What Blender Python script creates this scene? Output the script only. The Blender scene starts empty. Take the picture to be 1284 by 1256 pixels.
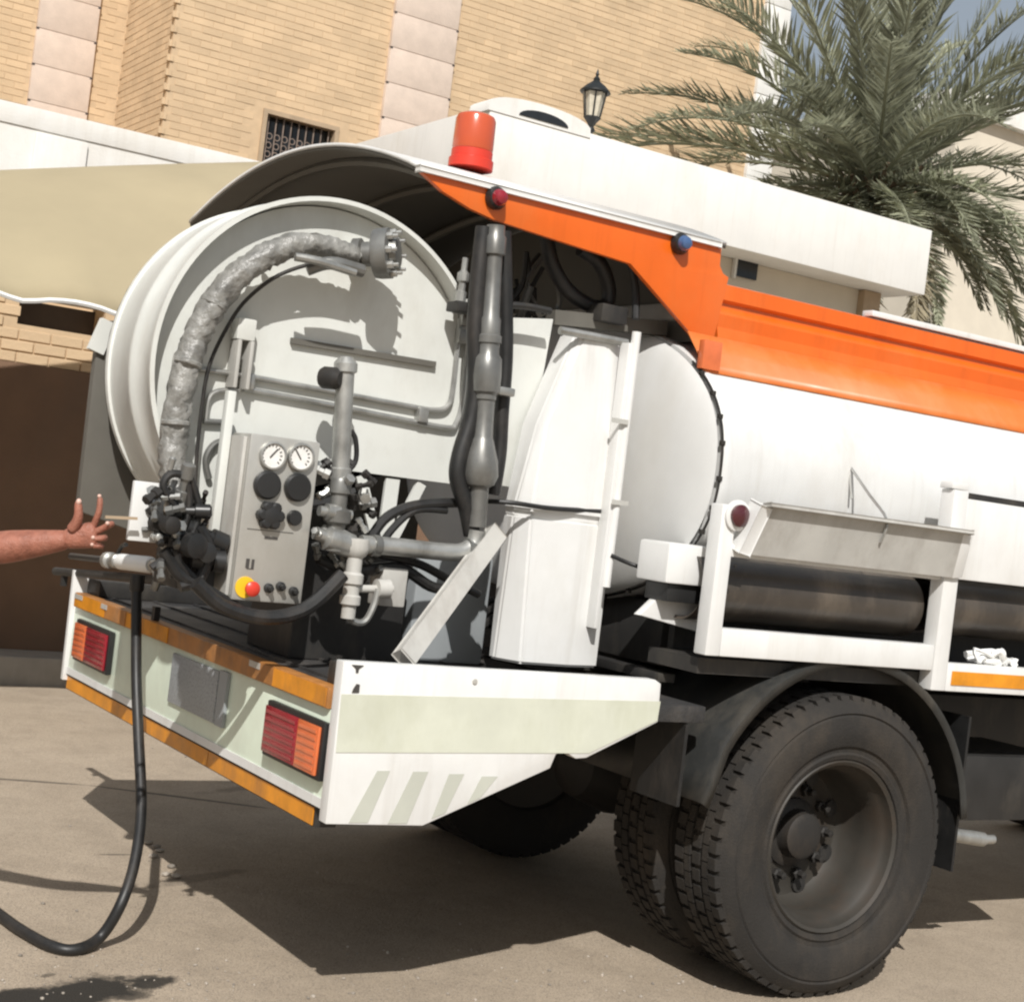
import bpy, bmesh, math, random
from mathutils import Vector, Matrix
random.seed(7)
S = bpy.context.scene
COL = S.collection

# ------------------------------------------------------------------ camera
PW, PH, FPX = 1284.0, 1256.0, 1960.24
CR = Vector((0.8368, -0.5336, 0.1220)); CU = Vector((-0.1043, 0.0636, 0.9925)); CF = Vector((0.5379, 0.8430, 0.00235))
CF.normalize(); CR = (CR - CF*CR.dot(CF)).normalized(); CU = CR.cross(CF).normalized()
CC = Vector((-3.858, -5.076, 1.515))
cd = bpy.data.cameras.new('camera'); cam = bpy.data.objects.new('camera', cd); COL.objects.link(cam)
cam.matrix_world = Matrix(((CR.x, CU.x, -CF.x, CC.x), (CR.y, CU.y, -CF.y, CC.y), (CR.z, CU.z, -CF.z, CC.z), (0, 0, 0, 1)))
cd.sensor_fit = 'HORIZONTAL'; cd.sensor_width = 36.0; cd.lens = 36.0*FPX/PW; cd.clip_start = 0.05; cd.clip_end = 1500
S.camera = cam
S.cycles.pixel_filter_type = 'BLACKMAN_HARRIS'; S.cycles.filter_width = 2.3

# ------------------------------------------------------------------ light
SUN_TRAVEL = Vector((0.33, 0.55, -0.60)).normalized()
w = bpy.data.worlds.new('World'); S.world = w; w.use_nodes = True
nt = w.node_tree; nt.nodes.clear()
sky = nt.nodes.new('ShaderNodeTexSky'); sky.sky_type = 'NISHITA'; sky.sun_disc = False
sky.sun_elevation = math.asin(-SUN_TRAVEL.z); sky.sun_rotation = math.atan2(-SUN_TRAVEL.x, -SUN_TRAVEL.y)
sky.air_density = 1.2; sky.dust_density = 4.0; sky.ozone_density = 1.0; sky.altitude = 20
bg = nt.nodes.new('ShaderNodeBackground'); bg.inputs['Strength'].default_value = 0.072
out = nt.nodes.new('ShaderNodeOutputWorld')
hz = nt.nodes.new('ShaderNodeMixRGB'); hz.inputs['Fac'].default_value = 0.55; hz.inputs['Color2'].default_value = (6.9, 7.6, 8.3, 1)
nt.links.new(sky.outputs[0], hz.inputs['Color1']); nt.links.new(hz.outputs[0], bg.inputs[0]); nt.links.new(bg.outputs[0], out.inputs[0])
sd = bpy.data.lights.new('sun', 'SUN'); sd.energy = 5.0; sd.angle = math.radians(0.6); sd.color = (1.0, 0.975, 0.935)
sun = bpy.data.objects.new('sun', sd); COL.objects.link(sun)
sun.rotation_euler = SUN_TRAVEL.to_track_quat('-Z', 'Y').to_euler(); sun.location = (-6, -10, 12)
vs = S.view_settings; vs.view_transform = 'Standard'; vs.look = 'None'; vs.exposure = -0.05; vs.gamma = 1.0; vs.use_curve_mapping = False

# ------------------------------------------------------------------ pixel -> point on a plane
def px(u, v, axis, val):
    d = CF + CR*((u - PW/2)/FPX) - CU*((v - PH/2)/FPX)
    t = (val - CC[axis])/d[axis]
    return CC + d*t
def pX(u, v, x): return px(u, v, 0, x)
def pY(u, v, y): return px(u, v, 1, y)
def pZ(u, v, z): return px(u, v, 2, z)
GZ = -0.036      # road level below the truck datum

# ------------------------------------------------------------------ materials
MATS = {}
def mat(name, col, rough=0.5, metal=0.0, var=0.12, vscale=6.0, dirt=None, dirt_amt=0.0, dscale=3.0, bump=0.0, bscale=60.0, island=0.0, spec=0.5, transl=0.0, coat=0.0):
    m = bpy.data.materials.new(name); m.use_nodes = True; MATS[name] = m
    n = m.node_tree.nodes; L = m.node_tree.links
    b = n['Principled BSDF']
    tc = n.new('ShaderNodeTexCoord')
    no = n.new('ShaderNodeTexNoise'); no.inputs['Scale'].default_value = vscale; no.inputs['Detail'].default_value = 6; no.inputs['Roughness'].default_value = 0.6
    L.new(tc.outputs['Object'], no.inputs['Vector'])
    mr = n.new('ShaderNodeMapRange'); mr.inputs['From Min'].default_value = 0.3; mr.inputs['From Max'].default_value = 0.7
    mr.inputs['To Min'].default_value = 1 - var; mr.inputs['To Max'].default_value = 1 + var*0.6
    L.new(no.outputs['Fac'], mr.inputs['Value'])
    mul = n.new('ShaderNodeMixRGB'); mul.blend_type = 'MULTIPLY'; mul.inputs['Fac'].default_value = 1
    mul.inputs['Color1'].default_value = (*col, 1); L.new(mr.outputs[0], mul.inputs['Color2'])
    cur = mul.outputs[0]
    if island:
        g = n.new('ShaderNodeNewGeometry'); m2 = n.new('ShaderNodeMapRange'); m2.inputs['To Min'].default_value = 1 - island; m2.inputs['To Max'].default_value = 1 + island*0.7
        L.new(g.outputs['Random Per Island'], m2.inputs['Value'])
        oi = n.new('ShaderNodeObjectInfo'); m3 = n.new('ShaderNodeMapRange'); m3.inputs['To Min'].default_value = 1 - island*0.6; m3.inputs['To Max'].default_value = 1 + island*0.4
        L.new(oi.outputs['Random'], m3.inputs['Value'])
        mm = n.new('ShaderNodeMath'); mm.operation = 'MULTIPLY'; L.new(m2.outputs[0], mm.inputs[0]); L.new(m3.outputs[0], mm.inputs[1])
        x = n.new('ShaderNodeMixRGB'); x.blend_type = 'MULTIPLY'; x.inputs['Fac'].default_value = 1
        L.new(cur, x.inputs['Color1']); L.new(mm.outputs[0], x.inputs['Color2']); cur = x.outputs[0]
    if dirt:
        dn = n.new('ShaderNodeTexNoise'); dn.inputs['Scale'].default_value = dscale; dn.inputs['Detail'].default_value = 9; dn.inputs['Roughness'].default_value = 0.7
        mp = n.new('ShaderNodeMapping'); mp.inputs['Scale'].default_value = (1, 1, 0.45); mp.inputs['Location'].default_value = (3.1, 1.7, 0.4)
        L.new(tc.outputs['Object'], mp.inputs['Vector']); L.new(mp.outputs[0], dn.inputs['Vector'])
        dr = n.new('ShaderNodeMapRange'); dr.inputs['From Min'].default_value = 0.48; dr.inputs['From Max'].default_value = 0.72
        dr.inputs['To Min'].default_value = 0; dr.inputs['To Max'].default_value = dirt_amt
        L.new(dn.outputs['Fac'], dr.inputs['Value'])
        dm = n.new('ShaderNodeMixRGB'); dm.inputs['Color2'].default_value = (*dirt, 1)
        L.new(dr.outputs[0], dm.inputs['Fac']); L.new(cur, dm.inputs['Color1']); cur = dm.outputs[0]
    if name in ('white_paint', 'orange_paint', 'white_render'):
        sn = n.new('ShaderNodeTexNoise'); sn.inputs['Scale'].default_value = 1.0; sn.inputs['Detail'].default_value = 7; sn.inputs['Roughness'].default_value = 0.65
        sm = n.new('ShaderNodeMapping'); sm.inputs['Scale'].default_value = (16, 16, 0.9); L.new(tc.outputs['Object'], sm.inputs['Vector']); L.new(sm.outputs[0], sn.inputs['Vector'])
        sr = n.new('ShaderNodeMapRange'); sr.inputs['From Min'].default_value = 0.52; sr.inputs['From Max'].default_value = 0.75; sr.inputs['To Max'].default_value = 0.22 if name == 'white_render' else 0.35; L.new(sn.outputs['Fac'], sr.inputs['Value'])
        sx = n.new('ShaderNodeMixRGB'); sx.inputs['Color2'].default_value = (col[0]*0.62, col[1]*0.58, col[2]*0.52, 1); L.new(sr.outputs[0], sx.inputs['Fac']); L.new(cur, sx.inputs['Color1']); cur = sx.outputs[0]
    L.new(cur, b.inputs['Base Color'])
    rr = n.new('ShaderNodeMapRange'); rr.inputs['To Min'].default_value = max(rough - 0.12, 0.03); rr.inputs['To Max'].default_value = min(rough + 0.15, 1)
    L.new(no.outputs['Fac'], rr.inputs['Value']); L.new(rr.outputs[0], b.inputs['Roughness'])
    b.inputs['Metallic'].default_value = metal; b.inputs['Specular IOR Level'].default_value = spec
    if coat: b.inputs['Coat Weight'].default_value = coat; b.inputs['Coat Roughness'].default_value = 0.15
    if transl:
        tb = n.new('ShaderNodeBsdfTranslucent'); L.new(cur, tb.inputs['Color']); ms = n.new('ShaderNodeMixShader'); ms.inputs[0].default_value = transl
        L.new(b.outputs[0], ms.inputs[1]); L.new(tb.outputs[0], ms.inputs[2]); L.new(ms.outputs[0], n['Material Output'].inputs['Surface'])
    if bump:
        bn = n.new('ShaderNodeTexNoise'); bn.inputs['Scale'].default_value = bscale; bn.inputs['Detail'].default_value = 5
        L.new(tc.outputs['Object'], bn.inputs['Vector'])
        bp = n.new('ShaderNodeBump'); bp.inputs['Strength'].default_value = bump; bp.inputs['Distance'].default_value = 0.01
        L.new(bn.outputs['Fac'], bp.inputs['Height']); L.new(bp.outputs[0], b.inputs['Normal'])
    return m
DUST = (0.30, 0.25, 0.19)
mat('white_paint', (0.70, 0.70, 0.685), 0.38, var=0.05, dirt=(0.42, 0.37, 0.30), dirt_amt=0.30, dscale=2.2, coat=0.2)
mat('cream_paint', (0.63, 0.64, 0.605), 0.42, var=0.06, dirt=(0.34, 0.31, 0.25), dirt_amt=0.35, dscale=3.0)
mat('end_grey', (0.60, 0.60, 0.585), 0.42, var=0.05, dirt=(0.45, 0.42, 0.36), dirt_amt=0.3, dscale=2.2)
mat('orange_paint', (0.72, 0.125, 0.008), 0.36, var=0.09, vscale=3, dirt=(0.55, 0.20, 0.06), dirt_amt=0.35, dscale=2.0, coat=0.3)
mat('orange_pale', (0.60, 0.155, 0.028), 0.42, var=0.08, dirt=(0.55, 0.30, 0.14), dirt_amt=0.35)
mat('tray_grey', (0.46, 0.45, 0.42), 0.5, var=0.12, dirt=(0.20, 0.17, 0.14), dirt_amt=0.5, dscale=5)
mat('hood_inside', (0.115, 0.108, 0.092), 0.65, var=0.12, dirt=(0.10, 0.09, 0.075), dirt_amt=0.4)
mat('black_steel', (0.022, 0.021, 0.020), 0.55, var=0.3, dirt=(0.10, 0.085, 0.065), dirt_amt=0.5, dscale=4)
mat('deck_rubber', (0.035, 0.034, 0.034), 0.6, var=0.3, dirt=(0.15, 0.13, 0.11), dirt_amt=0.5, dscale=5, bump=0.35, bscale=90)
mat('fender_plastic', (0.030, 0.031, 0.030), 0.42, var=0.25, dirt=(0.12, 0.105, 0.085), dirt_amt=0.55, dscale=4)
mat('tyre_rubber', (0.020, 0.0175, 0.015), 0.85, var=0.25, vscale=9, dirt=(0.062, 0.048, 0.034), dirt_amt=0.6, dscale=5, bump=0.3, bscale=140)
mat('rim_steel', (0.036, 0.032, 0.026), 0.6, var=0.2, dirt=(0.045, 0.03, 0.02), dirt_amt=0.7, dscale=7)
mat('hub_steel', (0.026, 0.024, 0.022), 0.6, metal=0.2, var=0.3, dirt=(0.06, 0.047, 0.036), dirt_amt=0.6, dscale=9)
mat('galv', (0.42, 0.42, 0.40), 0.38, metal=0.65, var=0.25, vscale=12, dirt=(0.12, 0.11, 0.09), dirt_amt=0.6, dscale=9)
mat('pipe_grey', (0.20, 0.20, 0.19), 0.36, metal=0.5, var=0.25, vscale=10, dirt=(0.10, 0.09, 0.075), dirt_amt=0.6, dscale=8)
mat('panel_steel', (0.50, 0.49, 0.455), 0.36, metal=0.45, var=0.12, vscale=5, dirt=(0.30, 0.27, 0.22), dirt_amt=0.4)
mat('black_hose', (0.013, 0.013, 0.013), 0.48, var=0.3, vscale=15, dirt=(0.06, 0.05, 0.042), dirt_amt=0.5, dscale=12)
mat('black_plastic', (0.018, 0.018, 0.018), 0.4, var=0.2)
mat('wrap', (0.245, 0.24, 0.222), 0.40, var=0.45, vscale=16, dirt=(0.10, 0.09, 0.075), dirt_amt=0.7, dscale=10, bump=0.9, bscale=38, spec=0.7)
mat('amber_tape', (0.70, 0.27, 0.015), 0.32, var=0.25, vscale=9, dirt=(0.30, 0.13, 0.04), dirt_amt=0.8, dscale=6)
mat('amber_worn', (0.40, 0.17, 0.045), 0.5, var=0.3, vscale=14, dirt=(0.20, 0.12, 0.07), dirt_amt=0.7, dscale=9)
mat('reflective', (0.58, 0.595, 0.50), 0.34, var=0.08, vscale=7, dirt=(0.42, 0.43, 0.31), dirt_amt=0.5, dscale=4)
mat('reflective_green', (0.68, 0.76, 0.63), 0.34, var=0.06, dirt=(0.52, 0.52, 0.44), dirt_amt=0.4, dscale=5)
mat('stripe_grey', (0.47, 0.48, 0.42), 0.4, var=0.06)
mat('lens_red', (0.27, 0.012, 0.024), 0.18, var=0.15, vscale=14, coat=0.6)
mat('lens_orange', (0.66, 0.155, 0.05), 0.2, var=0.15, vscale=14, coat=0.6)
mat('lens_maroon', (0.07, 0.012, 0.016), 0.25, var=0.2, coat=0.5)
mat('lens_blue', (0.05, 0.10, 0.22), 0.15, var=0.2, coat=0.8)
mat('beacon', (0.52, 0.085, 0.03), 0.22, var=0.1, coat=0.6)
mat('white_plain', (0.80, 0.80, 0.78), 0.5, var=0.04)
mat('gauge_face', (0.74, 0.73, 0.70), 0.3, var=0.1, vscale=60)
mat('estop_yellow', (0.80, 0.50, 0.02), 0.4, var=0.05)
mat('estop_red', (0.60, 0.045, 0.025), 0.3, var=0.05)
mat('mark_dark', (0.06, 0.055, 0.05), 0.5, var=0.1)
mat('tape_silver', (0.55, 0.54, 0.50), 0.35, metal=0.3, var=0.2)
mat('brown_tube', (0.055, 0.046, 0.038), 0.34, var=0.35, vscale=5, dirt=(0.20, 0.16, 0.12), dirt_amt=0.5, dscale=4)
mat('brick', (0.61, 0.45, 0.285), 0.85, var=0.10, vscale=2, island=0.09, bump=0.3, bscale=50)
mat('mortar', (0.555, 0.41, 0.262), 0.9, var=0.1, vscale=8)
mat('stone_block', (0.62, 0.51, 0.43), 0.8, var=0.1, vscale=5, island=0.08, bump=0.3, bscale=30)
mat('white_render', (0.73, 0.72, 0.69), 0.85, var=0.06, vscale=2, dirt=(0.55, 0.49, 0.40), dirt_amt=0.45, dscale=1.2, bump=0.15, bscale=60)
mat('cream_render', (0.62, 0.56, 0.46), 0.85, var=0.08, vscale=1.5, bump=0.1)
mat('glass_dark', (0.02, 0.022, 0.025), 0.12, var=0.2)
mat('window_trim', (0.40, 0.30, 0.20), 0.6, var=0.15)
mat('grille', (0.07, 0.055, 0.05), 0.5, var=0.2)
mat('grille_iron', (0.22, 0.17, 0.14), 0.6, var=0.3)
mat('canvas', (0.36, 0.30, 0.19), 0.8, var=0.09, vscale=1.2, bump=0.1, bscale=200)
mat('lamp_black', (0.012, 0.014, 0.014), 0.45, var=0.2)
mat('lamp_glass', (0.55, 0.50, 0.40), 0.2, var=0.15, vscale=20)
mat('kerb_conc', (0.27, 0.25, 0.22), 0.85, var=0.15, dirt=(0.18, 0.16, 0.13), dirt_amt=0.5, bump=0.3)
mat('pave', (0.28, 0.25, 0.21), 0.9, var=0.15, bump=0.3, island=0.12)
mat('frond', (0.40, 0.415, 0.30), 0.5, var=0.3, vscale=3, island=0.45, transl=0.4)
mat('frond_dry', (0.36, 0.31, 0.21), 0.7, var=0.3, vscale=3, island=0.35, transl=0.3)
mat('bark', (0.17, 0.125, 0.08), 0.9, var=0.35, vscale=12, bump=1.0, bscale=20)
mat('skin', (0.30, 0.115, 0.075), 0.5, var=0.28, vscale=38, spec=0.4, dirt=(0.38, 0.17, 0.12), dirt_amt=0.6, dscale=22, bump=0.35, bscale=160)
mat('nail', (0.62, 0.40, 0.33), 0.3, var=0.05)
mat('shirt', (0.20, 0.11, 0.06), 0.9, var=0.1, bump=0.3, bscale=300)
mat('trousers', (0.05, 0.055, 0.075), 0.9, var=0.1, bump=0.3, bscale=300)
mat('hair', (0.012, 0.010, 0.009), 0.6, var=0.2)
mat('shoe', (0.03, 0.025, 0.02), 0.6, var=0.2)
mat('eye', (0.7, 0.68, 0.64), 0.3, var=0.02)
mat('stone_chip', (0.42, 0.37, 0.31), 0.9, var=0.2, island=0.4)
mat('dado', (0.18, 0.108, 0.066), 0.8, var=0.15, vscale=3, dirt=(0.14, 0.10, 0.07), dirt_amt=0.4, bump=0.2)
mat('sign_plate', (0.30, 0.32, 0.33), 0.45, var=0.1)

def ground_mat():
    m = bpy.data.materials.new('asphalt'); m.use_nodes = True; MATS['asphalt'] = m
    n = m.node_tree.nodes; L = m.node_tree.links; b = n['Principled BSDF']
    tc = n.new('ShaderNodeTexCoord')
    def noise(sc, det, ro=0.6):
        t = n.new('ShaderNodeTexNoise'); t.inputs['Scale'].default_value = sc; t.inputs['Detail'].default_value = det; t.inputs['Roughness'].default_value = ro
        L.new(tc.outputs['Object'], t.inputs['Vector']); return t.outputs['Fac']
    def ramp(v, a, c, lo, hi):
        r = n.new('ShaderNodeMapRange'); r.inputs['From Min'].default_value = a; r.inputs['From Max'].default_value = c
        r.inputs['To Min'].default_value = lo; r.inputs['To Max'].default_value = hi; L.new(v, r.inputs['Value']); return r.outputs[0]
    def mix(f, c1, c2, mode='MIX'):
        x = n.new('ShaderNodeMixRGB'); x.blend_type = mode
        if isinstance(f, (int, float)): x.inputs['Fac'].default_value = f
        else: L.new(f, x.inputs['Fac'])
        for i, c in ((1, c1), (2, c2)):
            if isinstance(c, tuple): x.inputs[i].default_value = (*c, 1)
            else: L.new(c, x.inputs[i])
        return x.outputs[0]
    def math_(op, a, c):
        x = n.new('ShaderNodeMath'); x.operation = op
        for i, v in enumerate((a, c)):
            if isinstance(v, (int, float)): x.inputs[i].default_value = v
            else: L.new(v, x.inputs[i])
        return x.outputs[0]
    c = mix(ramp(noise(0.9, 6), 0.35, 0.65, 0, 1), (0.385, 0.312, 0.232), (0.450, 0.368, 0.280))
    c = mix(ramp(noise(5, 8, 0.7), 0.45, 0.75, 0, 0.5), c, (0.25, 0.202, 0.152))
    g = noise(210, 2, 0.5)
    c = mix(ramp(g, 0.35, 0.5, 0.55, 0), c, (0.10, 0.088, 0.075))
    c = mix(ramp(noise(170, 2, 0.5), 0.60, 0.72, 0, 0.7), c, (0.42, 0.37, 0.31))
    # dark oil patches, a crack and thin dark marks, placed on the road
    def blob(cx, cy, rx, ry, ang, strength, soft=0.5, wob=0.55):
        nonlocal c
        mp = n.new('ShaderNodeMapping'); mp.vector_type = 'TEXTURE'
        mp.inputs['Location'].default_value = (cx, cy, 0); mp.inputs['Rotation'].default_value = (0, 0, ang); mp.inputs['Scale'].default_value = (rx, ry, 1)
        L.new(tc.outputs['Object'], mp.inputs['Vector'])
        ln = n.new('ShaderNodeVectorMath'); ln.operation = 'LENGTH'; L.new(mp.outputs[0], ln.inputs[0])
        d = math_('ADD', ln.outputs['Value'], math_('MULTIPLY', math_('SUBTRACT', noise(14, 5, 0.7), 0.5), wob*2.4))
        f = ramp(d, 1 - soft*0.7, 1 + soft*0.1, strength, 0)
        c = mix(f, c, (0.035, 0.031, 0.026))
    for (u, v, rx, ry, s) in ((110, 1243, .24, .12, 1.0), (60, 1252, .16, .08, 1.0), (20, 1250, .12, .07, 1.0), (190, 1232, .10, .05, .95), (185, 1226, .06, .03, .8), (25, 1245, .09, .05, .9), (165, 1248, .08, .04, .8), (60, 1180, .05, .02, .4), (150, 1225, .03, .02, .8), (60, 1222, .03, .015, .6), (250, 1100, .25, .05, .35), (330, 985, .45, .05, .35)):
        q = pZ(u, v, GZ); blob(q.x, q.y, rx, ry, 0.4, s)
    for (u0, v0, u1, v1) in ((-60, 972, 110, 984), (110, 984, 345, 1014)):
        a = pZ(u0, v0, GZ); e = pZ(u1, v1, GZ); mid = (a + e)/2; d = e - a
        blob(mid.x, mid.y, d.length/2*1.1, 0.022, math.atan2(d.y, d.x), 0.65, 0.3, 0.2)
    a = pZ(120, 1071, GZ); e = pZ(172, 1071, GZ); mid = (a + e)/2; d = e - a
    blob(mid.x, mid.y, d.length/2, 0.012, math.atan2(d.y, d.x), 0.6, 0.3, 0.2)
    L.new(c, b.inputs['Base Color']); b.inputs['Roughness'].default_value = 0.88; b.inputs['Specular IOR Level'].default_value = 0.25
    bp = n.new('ShaderNodeBump'); bp.inputs['Strength'].default_value = 0.7; bp.inputs['Distance'].default_value = 0.006
    L.new(math_('ADD', g, math_('MULTIPLY', noise(28, 6), 0.8)), bp.inputs['Height']); L.new(bp.outputs[0], b.inputs['Normal'])
ground_mat()
def plate_mat():
    m = mat('number_plate', (0.33, 0.35, 0.36), 0.4, var=0.1)
    n = m.node_tree.nodes; L = m.node_tree.links; b = n['Principled BSDF']
    src = b.inputs['Base Color'].links[0].from_socket
    tc = n.new('ShaderNodeTexCoord'); mp = n.new('ShaderNodeMapping'); mp.inputs['Scale'].default_value = (1, 60, 75); L.new(tc.outputs['Object'], mp.inputs['Vector'])
    v = n.new('ShaderNodeTexNoise'); v.inputs['Scale'].default_value = 1.6; v.inputs['Detail'].default_value = 3; L.new(mp.outputs[0], v.inputs['Vector'])
    r = n.new('ShaderNodeMapRange'); r.inputs['From Min'].default_value = 0.5; r.inputs['From Max'].default_value = 0.58; r.inputs['To Max'].default_value = 0.38; L.new(v.outputs['Fac'], r.inputs['Value'])
    x = n.new('ShaderNodeMixRGB'); x.inputs['Color2'].default_value = (0.13, 0.14, 0.15, 1); L.new(r.outputs[0], x.inputs['Fac']); L.new(src, x.inputs['Color1']); L.new(x.outputs[0], b.inputs['Base Color'])
plate_mat()

# ------------------------------------------------------------------ mesh helpers
class MB:
    def __init__(s): s.bm = bmesh.new()
    def box(s, x0, x1, y0, y1, z0, z1, bev=0.0):
        r = bmesh.ops.create_cube(s.bm, size=1); vs_ = r['verts']
        for v in vs_: v.co = Vector(((x0+x1)/2 + v.co.x*(x1-x0), (y0+y1)/2 + v.co.y*(y1-y0), (z0+z1)/2 + v.co.z*(z1-z0)))
        if bev:
            ed = list({e for v in vs_ for e in v.link_edges}); bmesh.ops.bevel(s.bm, geom=ed, offset=bev, segments=2, affect='EDGES', profile=0.6)
        return s
    def bar(s, a, b, wd, ht, up=(0, 0, 1), bev=0.0):
        a = Vector(a); b = Vector(b); d = (b-a); L = d.length; d.normalize(); u = Vector(up); r = d.cross(u).normalized(); u = r.cross(d)
        vs_ = bmesh.ops.create_cube(s.bm, size=1)['verts']
        for v in vs_:
            c = v.co.copy(); v.co = (a+b)/2 + d*(c.x*L) + r*(c.y*wd) + u*(c.z*ht)
        if bev:
            ed = list({e for v in vs_ for e in v.link_edges}); bmesh.ops.bevel(s.bm, geom=ed, offset=bev, segments=2, affect='EDGES', profile=0.6)
        return s
    def prism(s, poly, ext, bev=0.0):          # poly: list of 3D points (planar), ext: extrusion vector
        ext = Vector(ext); a = [s.bm.verts.new(Vector(q)) for q in poly]; b = [s.bm.verts.new(Vector(q)+ext) for q in poly]
        n = len(a); fs = [s.bm.faces.new(a[::-1]), s.bm.faces.new(b)]
        for i in range(n): fs.append(s.bm.faces.new((a[i], a[(i+1) % n], b[(i+1) % n], b[i])))
        bmesh.ops.recalc_face_normals(s.bm, faces=fs)
        if bev:
            ed = list({e for v in a+b for e in v.link_edges}); bmesh.ops.bevel(s.bm, geom=ed, offset=bev, segments=2, affect='EDGES', profile=0.6)
        return s
    def lathe(s, prof, origin, axis, seg=32, closed=False, a0=0.0, a1=None):   # prof [(r, h)]
        o = Vector(origin); ax = Vector(axis).normalized(); t = Vector((0, 0, 1)) if abs(ax.z) < 0.9 else Vector((1, 0, 0)); u = ax.cross(t).normalized(); v = ax.cross(u)
        rings = []
        full = a1 is None
        ns = seg if full else seg+1
        for r, h in prof:
            ring = []
            for i in range(ns):
                an = a0 + ((2*math.pi if full else (a1-a0))*i/seg)
                ring.append(s.bm.verts.new(o + ax*h + u*(r*math.cos(an)) + v*(r*math.sin(an))))
            rings.append(ring)
        m = len(rings); fs = []
        for k in range(m if closed else m-1):
            A = rings[k]; B = rings[(k+1) % m]
            for i in range(ns if full else ns-1):
                j = (i+1) % ns
                try: fs.append(s.bm.faces.new((A[i], A[j], B[j], B[i])))
                except ValueError: pass
        if full and not closed:
            for ring, rv in ((rings[0], True), (rings[-1], False)):
                if (ring[0].co-ring[ns//2].co).length > 1e-4:
                    fs.append(s.bm.faces.new(ring[::-1] if rv else ring))
        bmesh.ops.remove_doubles(s.bm, verts=[q for r in rings for q in r], dist=1e-6)
        bmesh.ops.recalc_face_normals(s.bm, faces=[f for f in fs if f.is_valid])
        return s
    def cyl(s, a, b, r, r2=None, seg=16):
        a = Vector(a); b = Vector(b); return s.lathe([(r, 0), (r2 if r2 is not None else r, (b-a).length)], a, b-a, seg)
    def tube(s, pts, r, seg=10, sub=6, smooth=True, wob=0.0):
        P = [Vector(q) for q in pts]
        R = r if isinstance(r, (list, tuple)) else [r]*len(P)
        if smooth and len(P) > 2:
            Q = []; RR = []
            for i in range(len(P)-1):
                p0 = P[max(i-1, 0)]; p1 = P[i]; p2 = P[i+1]; p3 = P[min(i+2, len(P)-1)]
                for k in range(sub):
                    t = k/sub; t2 = t*t; t3 = t2*t
                    Q.append(0.5*((2*p1) + (p2-p0)*t + (2*p0-5*p1+4*p2-p3)*t2 + (3*p1-p0-3*p2+p3)*t3)); RR.append(R[i]*(1-t)+R[i+1]*t)
            Q.append(P[-1]); RR.append(R[-1]); P, R = Q, RR
        rings = []; nrm = None
        for i, q in enumerate(P):
            d = (P[min(i+1, len(P)-1)]-P[max(i-1, 0)]).normalized()
            if nrm is None:
                nrm = d.cross(Vector((0, 0, 1)));
                if nrm.length < 1e-3: nrm = d.cross(Vector((1, 0, 0)))
            nrm = (nrm - d*nrm.dot(d)).normalized(); b = d.cross(nrm)
            rings.append([s.bm.verts.new(q + (nrm*math.cos(2*math.pi*k/seg) + b*math.sin(2*math.pi*k/seg))*(R[i]*(1+random.uniform(-wob, wob)))) for k in range(seg)])
        fs = []
        for A, B in zip(rings, rings[1:]):
            for k in range(seg): fs.append(s.bm.faces.new((A[k], A[(k+1) % seg], B[(k+1) % seg], B[k])))
        fs.append(s.bm.faces.new(rings[0][::-1])); fs.append(s.bm.faces.new(rings[-1]))
        bmesh.ops.recalc_face_normals(s.bm, faces=fs)
        return s
    def ball(s, c, r, sc=(1, 1, 1), sub=2):
        vs_ = bmesh.ops.create_icosphere(s.bm, subdivisions=sub, radius=1)['verts']
        for v in vs_: v.co = Vector(c) + Vector((v.co.x*r*sc[0], v.co.y*r*sc[1], v.co.z*r*sc[2]))
        return s
    def quad(s, a, b, c, d): s.bm.faces.new([s.bm.verts.new(Vector(q)) for q in (a, b, c, d)]); return s
    def mesh(s, name, m, smooth=35):
        me = bpy.data.meshes.new(name); s.bm.to_mesh(me); s.bm.free(); me.materials.append(MATS[m])
        if smooth:
            me.polygons.foreach_set('use_smooth', [True]*len(me.polygons)); me.set_sharp_from_angle(angle=math.radians(smooth))
        return me
    def build(s, name, m, parent=None, smooth=35):
        o = bpy.data.objects.new(name, s.mesh(name, m, smooth)); COL.objects.link(o)
        if parent: o.parent = parent
        return o
def tag(o, label=None, cat=None, group=None, kind=None):
    if label: o['label'] = label
    if cat: o['category'] = cat
    if group: o['group'] = group
    if kind: o['kind'] = kind
    return o
def thing(name, label, cat, loc=(0, 0, 0), group=None):
    o = bpy.data.objects.new(name, None); COL.objects.link(o); o.location = loc; o.empty_display_size = 0.2
    return tag(o, label, cat, group)
def adopt(root):      # children were built in world coordinates: keep them there
    T = Matrix.Translation(-root.location)
    for c in root.children: c.matrix_parent_inverse = T

# ================================================================== SETTING
g = MB(); g.quad((-260, -260, GZ), (260, -260, GZ), (260, 260, GZ), (-260, 260, GZ))
tag(g.build('road', 'asphalt', smooth=0), 'dusty sunlit asphalt road under the truck', 'road', kind='structure')
KY = 5.08; WY = 5.62
pv = MB(); pv.box(-40, 40, KY+0.15, 40, GZ+0.002, 0.13); pav = pv.build('pavement', 'pave', smooth=0)
tag(pav, 'narrow concrete pavement along the boundary wall', 'pavement', kind='structure')
kb = bpy.data.objects.new('kerb', None); COL.objects.link(kb); tag(kb, 'worn concrete kerb stones along the road edge', 'kerb', kind='structure')
km = MB().box(-0.495, 0.495, 0, 0.15, GZ-0.01, 0.15, 0.012).mesh('kerb_stone', 'kerb_conc')
for i in range(-6, 12):
    o = bpy.data.objects.new('kerb_stone', km); COL.objects.link(o); o.parent = kb; o.location = (i*1.0+0.3, KY, random.uniform(-0.004, 0.004))
st = MB()
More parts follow.
